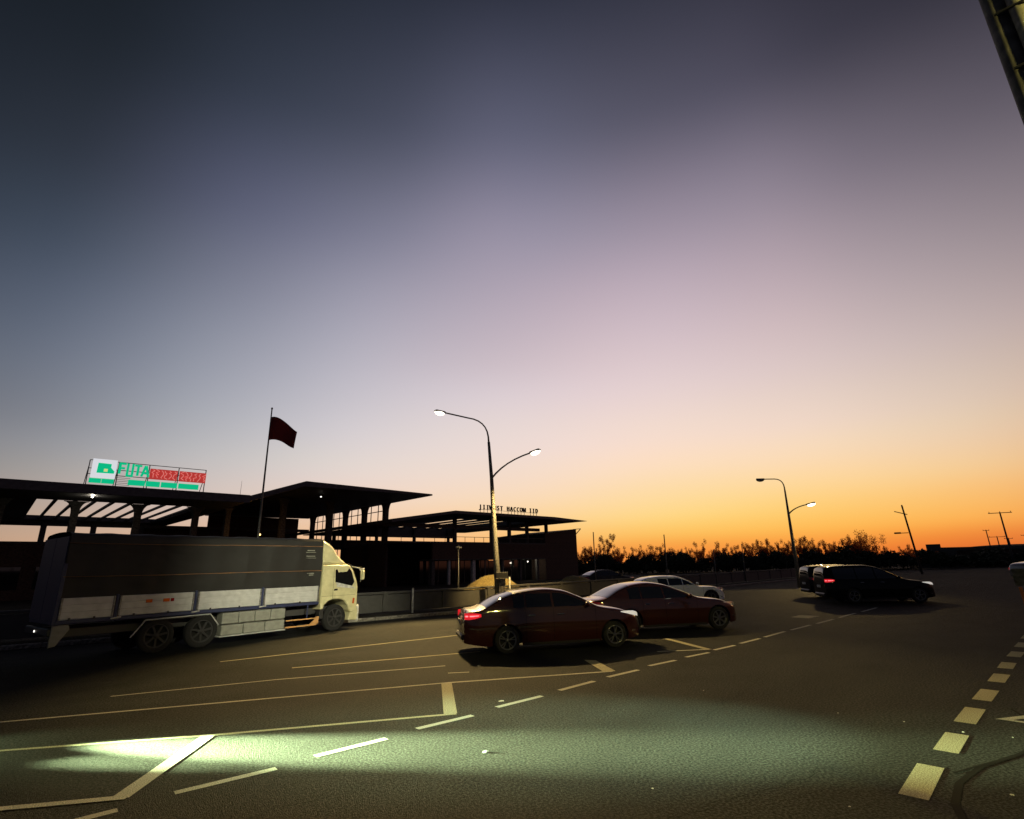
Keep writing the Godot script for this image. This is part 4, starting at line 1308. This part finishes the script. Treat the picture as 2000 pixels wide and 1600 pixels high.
func utility_pole(label: String, at: Vector3, h: float, bar: float, low_bar := -1.0) -> Node3D:
	var t := thing("utility_pole", label, "pole", at, -0.5, "utility poles along the far road")
	put("pole", rod(Vector3.ZERO, Vector3(0, h, 0), 0.17, 0.11, 8), M.concrete_dark, t)
	put("crossarm", box(Vector3(0, h - 0.1, 0), Vector3(bar, 0.12, 0.12), 0.02), M.steel_dark, t)
	for k in 3:
		put("insulator", rod(Vector3((k - 1) * bar * 0.45, h - 0.04, 0), Vector3((k - 1) * bar * 0.45, h + 0.2, 0), 0.06, 0.03, 6), M.concrete_dark, t)
	if low_bar > 0.0:
		put("crossarm", box(Vector3(0, h * 0.62, 0), Vector3(low_bar, 0.1, 0.1), 0.02), M.steel_dark, t)
	return t

func mound(label: String, at: Vector3, r: Vector3, sd: int) -> void:
	var nz := FastNoiseLite.new()
	nz.seed = sd
	nz.frequency = 0.5
	var s := smooth()
	var g := []
	for i in 19:
		var row := []
		for k in 33:
			var a := TAU * (k % 32) / 32.0
			var q := i / 18.0
			var e := 1.0 + 0.13 * nz.get_noise_2d(cos(a) * 2.0, sin(a) * 2.0)
			var y := r.y * pow(cos(q * PI / 2.0), 1.25) * (1.0 + 0.16 * nz.get_noise_3d(cos(a) * q * 3.0, 3.0, sin(a) * q * 3.0))
			row.append(Vector3(cos(a) * q * r.x * e, y - 0.01, sin(a) * q * r.z * e))
		g.append(row)
	for i in 18:
		for k in 32:
			quad(s, g[i][k], g[i][k + 1], g[i + 1][k + 1], g[i + 1][k])
	var o := put("sand_mound", s, M.sand)
	o.position = at
	tag(o, label, "mound")

func litter(label: String, at: Vector2, size: float, flatness: float, sd: int) -> void:
	rng.seed = sd
	var s := flat()
	var dirs := []
	for i in 12:
		dirs.append(Vector3(rng.randfn(), rng.randfn() * flatness, rng.randfn()).normalized() * size * rng.randf_range(0.6, 1.2))
	var top := Vector3(0, size * flatness, 0)
	dirs.sort_custom(func(a, b): return atan2(a.z, a.x) < atan2(b.z, b.x))
	for i in dirs.size():
		var a: Vector3 = dirs[i]
		var b: Vector3 = dirs[(i + 1) % dirs.size()]
		a.y = absf(a.y)
		b.y = absf(b.y)
		to3(s, top, Vector3(a.x, a.y * 0.6, a.z), Vector3(b.x, b.y * 0.6, b.z), Vector3(0, -1, 0))
		to3(s, Vector3(0, 0.0005, 0), Vector3(a.x, a.y * 0.6, a.z), Vector3(b.x, b.y * 0.6, b.z), Vector3(0, 1, 0))
	var o := put("litter_scrap", s, M.litter)
	o.position = Vector3(at.x, 0.001, at.y)
	tag(o, label, "litter", "scraps on the asphalt")

func _ready() -> void:
	rng.seed = 1
	# --- camera
	var cam := Camera3D.new()
	cam.name = "camera"
	add_child(cam)
	cam.position = Vector3(0, 2.15, 0)
	cam.basis = Basis(Vector3.RIGHT, deg_to_rad(16.51)) * Basis(Vector3.BACK, deg_to_rad(-1.432))
	cam.fov = 75.565
	cam.near = 0.05
	cam.far = 4000.0
	cam.current = true
	# --- sky after sunset: the sun is below the horizon, the sky alone gives the daylight
	var env := Environment.new()
	env.background_mode = Environment.BG_SKY
	var sky := Sky.new()
	sky.sky_material = make_sky()
	env.sky = sky
	env.background_energy_multiplier = 1.0
	env.tonemap_mode = Environment.TONE_MAPPER_LINEAR
	env.tonemap_exposure = 1.0
	env.ambient_light_source = Environment.AMBIENT_SOURCE_SKY
	env.sdfgi_enabled = true
	env.ssao_enabled = true
	env.ssil_enabled = true
	var we := WorldEnvironment.new()
	we.name = "world_environment"
	we.environment = env
	add_child(we)

	make_materials()
	# --- ground
	var land := put("terrain", box(Vector3(0, -0.55, 0), Vector3(3200, 1.0, 3200)), M.soil)
	structure(land)
	var road := ground_sheet()
	structure(road)
	markings(road)
	verge_and_wall()
	var hs := smooth()
	var hp := []
	for i in 11:
		var q := 1.0 - i / 10.0
		hp.append(Vector2(maxf(0.01, 190.0 * q), 13.5 * pow(cos(q * PI / 2.0), 1.4)))
	lathe_y(hs, hp, 40)
	var hill := put("hill", hs, M.soil)
	hill.position = Vector3(585, -2.0, -640)
	hill.scale = Vector3(1.0, 1.1, 0.6)
	structure(hill)
	# --- buildings
	station()
	rooftop_sign()
	restaurant()
	flagpole()
	planting()
	# --- vehicles
	build_truck()
	var sedan := {"x0": -1.1, "x1": 3.76, "wb": 2.94, "R": 0.335, "half": 0.90, "belt": 1.06, "roof": 1.56, "sill": 0.2, "head_y": 0.86, "tail_y": 0.94, "plate_y": 0.78, "paint": M.red_car, "lit": true, "windows": [[0.18, 0.48], [0.53, 1.22], [1.28, 2.22]], "screen": [1.95, 2.5], "rear_glass": [-0.55, 0.2], "seams": [0.5, 1.25, 2.42], "handles": [0.66, 1.45], "mirror": 2.18, "handle_mat": M.chrome, "belt_rise": 0.03,
		"top": [Vector2(-1.1, 0.86), Vector2(-1.06, 1.0), Vector2(-0.98, 1.07), Vector2(-0.72, 1.105), Vector2(-0.05, 1.40), Vector2(0.45, 1.52), Vector2(1.05, 1.565), Vector2(1.55, 1.52), Vector2(2.05, 1.34), Vector2(2.5, 1.11), Vector2(2.7, 1.06), Vector2(3.15, 0.99), Vector2(3.5, 0.88), Vector2(3.68, 0.76), Vector2(3.76, 0.58)]}
	build_car("sedan", sedan, "dark red sedan with lit tail lamp, nearest of the cars", Vector3(-0.45, 0, -15.47), 77.2, "cars on the road")
	var coupe := {"x0": -1.32, "x1": 3.92, "wb": 3.10, "R": 0.355, "half": 0.93, "belt": 1.02, "roof": 1.52, "sill": 0.19, "head_y": 0.80, "tail_y": 0.92, "plate_y": 0.74, "paint": M.red_car2, "rim": 1, "windows": [[0.02, 0.42], [0.47, 1.20], [1.26, 2.2]], "screen": [1.75, 2.4], "rear_glass": [-0.75, 0.1], "seams": [0.45, 1.23, 2.35], "handles": [0.6, 1.42], "mirror": 2.1, "handle_mat": M.chrome,
		"top": [Vector2(-1.32, 0.86), Vector2(-1.28, 1.0), Vector2(-1.15, 1.06), Vector2(-0.85, 1.10), Vector2(-0.2, 1.38), Vector2(0.3, 1.51), Vector2(0.75, 1.545), Vector2(1.3, 1.48), Vector2(1.85, 1.29), Vector2(2.4, 1.07), Vector2(2.6, 1.03), Vector2(3.2, 0.95), Vector2(3.6, 0.83), Vector2(3.82, 0.70), Vector2(3.92, 0.52)]}
	build_car("sedan", coupe, "long maroon sedan with sloping rear window, beyond the nearest car", Vector3(3.44, 0, -18.93), 78.5, "cars on the road")
	var cross := {"x0": -0.95, "x1": 3.55, "wb": 2.70, "R": 0.36, "half": 0.92, "belt": 1.0, "roof": 1.48, "sill": 0.24, "head_y": 0.80, "tail_y": 0.95, "plate_y": 0.8, "paint": M.white_car, "windows": [[0.0, 0.5], [0.55, 1.25], [1.3, 2.15]], "screen": [1.55, 2.1], "rear_glass": [-0.85, -0.35], "seams": [0.5, 1.27, 2.3], "handles": [0.65, 1.42], "mirror": 2.0,
		"top": [Vector2(-0.95, 0.9), Vector2(-0.9, 1.1), Vector2(-0.75, 1.32), Vector2(-0.35, 1.43), Vector2(0.3, 1.49), Vector2(0.9, 1.48), Vector2(1.35, 1.38), Vector2(1.75, 1.18), Vector2(2.1, 0.98), Vector2(2.3, 0.95), Vector2(2.9, 0.92), Vector2(3.3, 0.80), Vector2(3.47, 0.68), Vector2(3.55, 0.52)]}
	build_car("hatchback", cross, "white hatchback half hidden behind the maroon sedan", Vector3(7.15, 0, -29.2), 84.0, "cars on the road")
	var van := {"x0": -1.2, "x1": 3.72, "wb": 2.90, "R": 0.35, "half": 0.95, "belt": 1.12, "roof": 1.80, "sill": 0.22, "head_y": 0.90, "tail_y": 1.08, "plate_y": 0.8, "paint": M.black_car, "lit": true, "sill_mat": M.chrome, "rim": 0, "windows": [[-0.75, 0.25], [0.3, 1.1], [1.16, 2.1]], "screen": [1.7, 2.35], "rear_glass": [-1.185, -1.09], "seams": [0.28, 1.13, 2.3], "handles": [0.45, 1.35], "mirror": 2.1, "handle_mat": M.chrome,
		"top": [Vector2(-1.2, 1.1), Vector2(-1.18, 1.38), Vector2(-1.08, 1.68), Vector2(-0.9, 1.75), Vector2(0.0, 1.80), Vector2(0.7, 1.80), Vector2(1.3, 1.70), Vector2(1.8, 1.46), Vector2(2.35, 1.16), Vector2(2.55, 1.10), Vector2(3.1, 1.02), Vector2(3.5, 0.87), Vector2(3.65, 0.72), Vector2(3.72, 0.52)]}
	build_car("people_carrier", van, "glossy black people carrier with one red tail lamp lit", Vector3(16.65, 0, -28.34), 99.0, "cars on the road")
	var suv := van.duplicate()
	suv.lit = false
	suv.erase("sill_mat")
	build_car("people_carrier", suv, "dark estate car mostly hidden behind the glossy black people carrier", Vector3(17.9, 0, -32.2), 97.0, "cars on the road")
	var small := cross.duplicate()
	small.paint = M.grey_car
	small.lit = true
	build_car("hatchback", small, "small far hatchback with a lit tail lamp at the picture's edge", Vector3(42.4, 0, -46.0), 86.0, "cars on the road")
	var parked := sedan.duplicate()
	parked.paint = M.dusty_car
	parked.lit = false
	build_car("sedan", parked, "dark parked car among shadows beyond the sand mound", Vector3(6.3, 0.125, -46.4), 70.0, "cars parked in the yard")
	# a car waits just outside the picture on the left and its dipped beams sweep the road
	var waiting := sedan.duplicate()
	waiting.paint = M.grey_car
	waiting.lit = true
	var wc := build_car("sedan", waiting, "grey sedan waiting with dipped headlights, out of the picture at the left", Vector3(-13.2, 0, -7.9), 92.0, "cars out of view")
	head_beam(wc, waiting, Color(0.88, 1.0, 0.72), 14.0, 20.0, 13.0, 5200.0, 6.2, 7.4, 0.0, 0.3, 4.0)
	# --- lamps
	street_lamp("tall street lamp with two lit heads behind the red sedan", [Vector3(-0.93, 0.125, -29.6), Vector3(-1.08, 3.0, -29.6), Vector3(-1.25, 6.98, -29.6), Vector3(-1.38, 9.0, -29.55)], [0.19, 0.15, 0.10, 0.075],
		[[Vector3(-1.38, 8.98, -29.55)] + arc(Vector3(-1.40, 9.3, -29.5), Vector3(-2.5, 10.2, -28.6), Vector3(-1.5, 10.25, -29.4)) + [Vector3(-3.7, 10.2, -27.4)], arc(Vector3(-1.25, 6.9, -29.6), Vector3(0.98, 7.98, -27.9), Vector3(-0.5, 7.75, -29.0))], [1050.0, 260.0], [true, true], [Vector3(0.25, -1, 0.95), Vector3(-0.35, -1, -0.75)], 33.0)
	street_lamp("farther street lamp with only its lower head lit, beside the black people carrier", [Vector3(21.4, 0.0, -42.2), Vector3(21.45, 4.0, -42.2), Vector3(21.5, 7.4, -42.2)], [0.15, 0.11, 0.06],
		[[Vector3(21.5, 7.35, -42.2)] + arc(Vector3(21.5, 7.6, -42.2), Vector3(20.9, 8.35, -42.4), Vector3(21.5, 8.3, -42.2)) + [Vector3(20.2, 8.4, -42.7)], arc(Vector3(21.5, 5.55, -42.2), Vector3(22.75, 6.2, -41.6), Vector3(21.9, 6.05, -42.0))], [0.0, 170.0], [false, true], [Vector3.DOWN, Vector3(-0.75, -1, 0.75)], 46.0)
	street_lamp("street lamp on the near pavement behind the photographer, out of the picture", [Vector3(7.6, 0.0, 2.6), Vector3(7.6, 4.5, 2.6), Vector3(7.6, 7.2, 2.6)], [0.16, 0.12, 0.08],
		[arc(Vector3(7.6, 7.2, 2.6), Vector3(6.5, 8.3, 1.1), Vector3(7.6, 8.3, 2.6))], [85.0], [true], [Vector3(-0.15, -1, -0.65)], 56.0, Color(1.0, 0.92, 0.5))
	# added unseen floodlight masts: one brightens the foreground road, one the lorry
	for q in [["added unseen floodlight mast brightening the foreground road, out of the picture at the right", Vector3(15.0, 0, -7.0), Vector3(0.7, 0, -8.0), Color(0.86, 1.0, 0.80), 1800.0, 9.0], ["added unseen floodlight mast brightening the lorry, behind the photographer", Vector3(6.0, 0, 4.0), Vector3(-7.2, 1.8, -20.0), Color(1.0, 0.98, 0.84), 800.0, 10.5]]:
		var mast := thing("added_floodlight_mast", q[0], "mast", q[1], 0.0, "added floodlight masts out of view")
		put("mast_pole", rod(Vector3.ZERO, Vector3(0, 9.0, 0), 0.14, 0.09, 12), M.pole, mast)
		put("base_plate", box(Vector3(0, 0.015, 0), Vector3(0.42, 0.03, 0.42), 0.008), M.steel, mast)
		var fp := Vector3(-0.25, 8.4, -0.25)
		floodlight(mast, fp, (q[2] as Vector3) - (q[1] as Vector3) - fp, q[3], q[4], q[5])
	var cab := thing("control_cabinet", "dark control cabinet on a pedestal at the foot of the tall street lamp", "cabinet", Vector3(-0.75, 0.125, -29.25))
	put("pedestal", box(Vector3(0, 0.7, 0), Vector3(0.34, 1.4, 0.26), 0.02), M.concrete, cab)
	put("housing", box(Vector3(0, 1.58, 0), Vector3(0.62, 0.32, 0.36), 0.02), M.plastic, cab)
	put("shelf", box(Vector3(0, 1.41, 0), Vector3(0.68, 0.03, 0.42), 0.008), M.concrete, cab)
	for q in [[Vector3(-5.0, 0.125, -26.9), 1.1, "short white marker post in front of the low wall"], [Vector3(-0.35, 0.125, -29.1), 1.5, "slim white marker post just behind the red sedan's roof"]]:
		var mp := thing("marker_post", q[2], "post", q[0], 0.0, "marker posts at the kerb")
		put("post", rod(Vector3.ZERO, Vector3(0, q[1], 0), 0.05, 0.045, 10), M.white, mp)
		put("cap", rod(Vector3(0, q[1], 0), Vector3(0, q[1] + 0.03, 0), 0.055, 0.04, 10), M.steel, mp)
	var pole_notes := ["beside the building's end", "behind the white hatchback", "between the white hatchback and the far lamp", "next to the far street lamp"]
	var pole_at := [Vector3(6.5, 0.125, -45.5), Vector3(12.1, 0.125, -44.4), Vector3(17.6, 0.125, -48.9), Vector3(22.2, 0.125, -53.8)]
	for i in 4:
		var pp := thing("yard_pole", "thin pale yard pole " + pole_notes[i], "pole", pole_at[i], 0.0, "thin poles in the yard")
		put("pole", rod(Vector3.ZERO, Vector3(0.06, [4.6, 4.2, 3.0, 3.6][i], 0), 0.055, 0.04, 8), M.pole, pp)
		put("foot", box(Vector3(0, 0.02, 0), Vector3(0.24, 0.04, 0.24), 0.008), M.steel, pp)
	var gl := thing("garden_lamp", "unlit garden lamp post in front of the canteen's brown wall", "lamp post", Vector3(-3.75, 0.125, -36.0))
	put("post", rod(Vector3.ZERO, Vector3(0, 3.2, 0), 0.05, 0.035, 8), M.steel, gl)
	put("lamp_hat", lathe_y(smooth(), [Vector2(0.03, 3.2), Vector2(0.22, 3.24), Vector2(0.2, 3.34), Vector2(0.001, 3.42)], 14), M.steel, gl)
	mound("rounded mound of yellow sand lit beside the tall street lamp", Vector3(-1.5, 0.125, -34.2), Vector3(2.7, 1.55, 1.7), 4)
	mound("second, duller sand mound farther from the tall street lamp", Vector3(4.2, 0.125, -39.5), Vector3(2.6, 1.25, 1.6), 8)
	# --- concrete pole at the picture's upper right
	var np := thing("utility_pole", "near concrete pole with a banded pipe, cut by the top right corner", "pole", Vector3(4.53, 0, -3.64), 0.0, "")
	put("pole", rod(Vector3.ZERO, Vector3(0, 9.0, 0), 0.11, 0.07, 20), M.concrete_dark, np)
	put("pipe", rod(Vector3(0.045, 0.0, 0.165), Vector3(0.033, 8.6, 0.13), 0.06, -1.0, 14), M.conduit, np)
	for k in 12:
		var y := 0.55 + k * 0.62
		var rr := lerpf(0.11, 0.07, y / 9.0)
		var px := lerpf(0.045, 0.033, y / 8.6)
		var pz := lerpf(0.165, 0.13, y / 8.6)
		put("band", tube(flat(), [Vector3(rr + 0.01, y - 0.04, 0.03), Vector3(px + 0.066, y - 0.02, pz - 0.02), Vector3(px + 0.045, y, pz + 0.05), Vector3(px - 0.02, y + 0.02, pz + 0.066), Vector3(px - 0.066, y + 0.04, pz + 0.0), Vector3(-rr - 0.01, y + 0.06, 0.05)], [0.016], 6), M.plastic, np)
	# --- far right
	var lp := thing("utility_pole", "leaning pole with a drooping lamp arm behind the black people carrier", "pole", Vector3(50.0, 0, -69.0), -0.6, "utility poles along the far road")
	put("pole", rod(Vector3(0.3, 0, 0), Vector3(-0.15, 8.2, 0), 0.13, 0.09, 8), M.bark, lp)
	put("lamp_arm", box(Vector3(-0.75, 5.0, 0), Vector3(1.3, 0.09, 0.1), 0.03), M.steel_dark, lp)
	put("lamp_hood", box(Vector3(-1.25, 5.02, 0), Vector3(0.8, 0.2, 0.34), 0.09), M.steel_dark, lp)
	put("crossarm", box(Vector3(-0.45, 7.5, 0), Vector3(1.4, 0.1, 0.1), 0.02, Basis(Vector3.BACK, -0.35)), M.bark, lp)
	put("insulator", rod(Vector3(-0.15, 8.2, 0), Vector3(-0.17, 8.5, 0), 0.12, 0.08, 6), M.concrete_dark, lp)
	utility_pole("tallest of the far utility poles, with a long crossarm", Vector3(86.9, 0, -96.6), 9.3, 3.3)
	utility_pole("far utility pole just left of the tallest one, without a wide arm", Vector3(130.9, 0, -151.3), 8.6, 1.4)
	utility_pole("far utility pole between two others, with a wide low arm", Vector3(133.6, 0, -151.5), 6.8, 3.6)
	utility_pole("short distant utility pole right of the tallest one", Vector3(147.4, 0, -163.4), 6.6, 2.0, 3.4)
	utility_pole("rightmost short distant utility pole", Vector3(152.0, 0, -163.0), 7.4, 1.6, 3.0)
	var hb := thing("far_shed", "dark box-like shed roof on the far skyline", "shed", Vector3(79.0, 0, -103.4), -0.65)
	put("wall", box(Vector3(0, 1.5, 0), Vector3(6.0, 3.0, 3.0)), M.concrete_dark, hb)
	put("tank", box(Vector3(-0.2, 3.6, 0), Vector3(2.2, 1.2, 1.6), 0.04), M.steel_dark, hb)
	var fs := thing("far_shed", "long low shed with a warm lit window on the far skyline", "shed", Vector3(93.0, 0, -108.0), -0.7)
	put("wall", box(Vector3(0, 1.5, 0), Vector3(16, 3.0, 5.0)), M.brown_wall, fs)
	put("roof", prism([Vector2(-8.4, 3.0), Vector2(8.4, 3.0), Vector2(8.0, 3.5), Vector2(-8.0, 3.7)], -2.8, 2.8), M.roof, fs)
	put("lit_window", box(Vector3(-1.5, 1.8, 2.53), Vector3(1.4, 0.5, 0.05)), M.warm_lit, fs)
	put("window", box(Vector3(3.5, 1.8, 2.53), Vector3(1.4, 0.9, 0.05)), M.glass, fs)
	# --- board on orange legs
	var bd := thing("barrier_board", "grey board on orange legs with black feet at the right edge", "barrier", Vector3(15.62, 0, -16.60), -0.75)
	put("board", box(Vector3(0, 1.46, 0), Vector3(1.25, 0.50, 0.05), 0.01), M.concrete_dark, bd)
	for sx in [-0.5, 0.5]:
		put("leg", box(Vector3(sx, 0.62, 0.02), Vector3(0.085, 1.12, 0.06), 0.01, Basis(Vector3.BACK, 0.04)), M.orange, bd)
		put("foot", box(Vector3(sx - 0.05, 0.035, 0.1), Vector3(0.2, 0.07, 0.6), 0.02), M.rubber, bd)
	# --- scraps
	var notes := [["crumpled white paper scrap in the lit patch of road", Vector2(-0.42, -7.28), 0.042, 0.6], ["pale flat scrap at the start of a lane dash", Vector2(-0.3, -9.78), 0.06, 0.35], ["white scrap lying by the hatched bar below the sedan", Vector2(-0.9, -13.1), 0.05, 0.4]]
	for i in notes.size():
		litter(notes[i][0], notes[i][1], notes[i][2], notes[i][3], 500 + i)
	var spots := [Vector2(4.6, -8.6), Vector2(5.2, -8.1), Vector2(4.55, -5.75), Vector2(5.9, -6.2), Vector2(6.0, -7.35), Vector2(6.5, -7.1), Vector2(2.95, -5.6), Vector2(1.3, -6.1), Vector2(5.6, -7.6), Vector2(3.2, -10.2)]
	for i in spots.size():
		litter("tiny white chip on the asphalt near the yellow edge blocks", spots[i], 0.013 + 0.003 * (i % 3), 0.5, 600 + i)
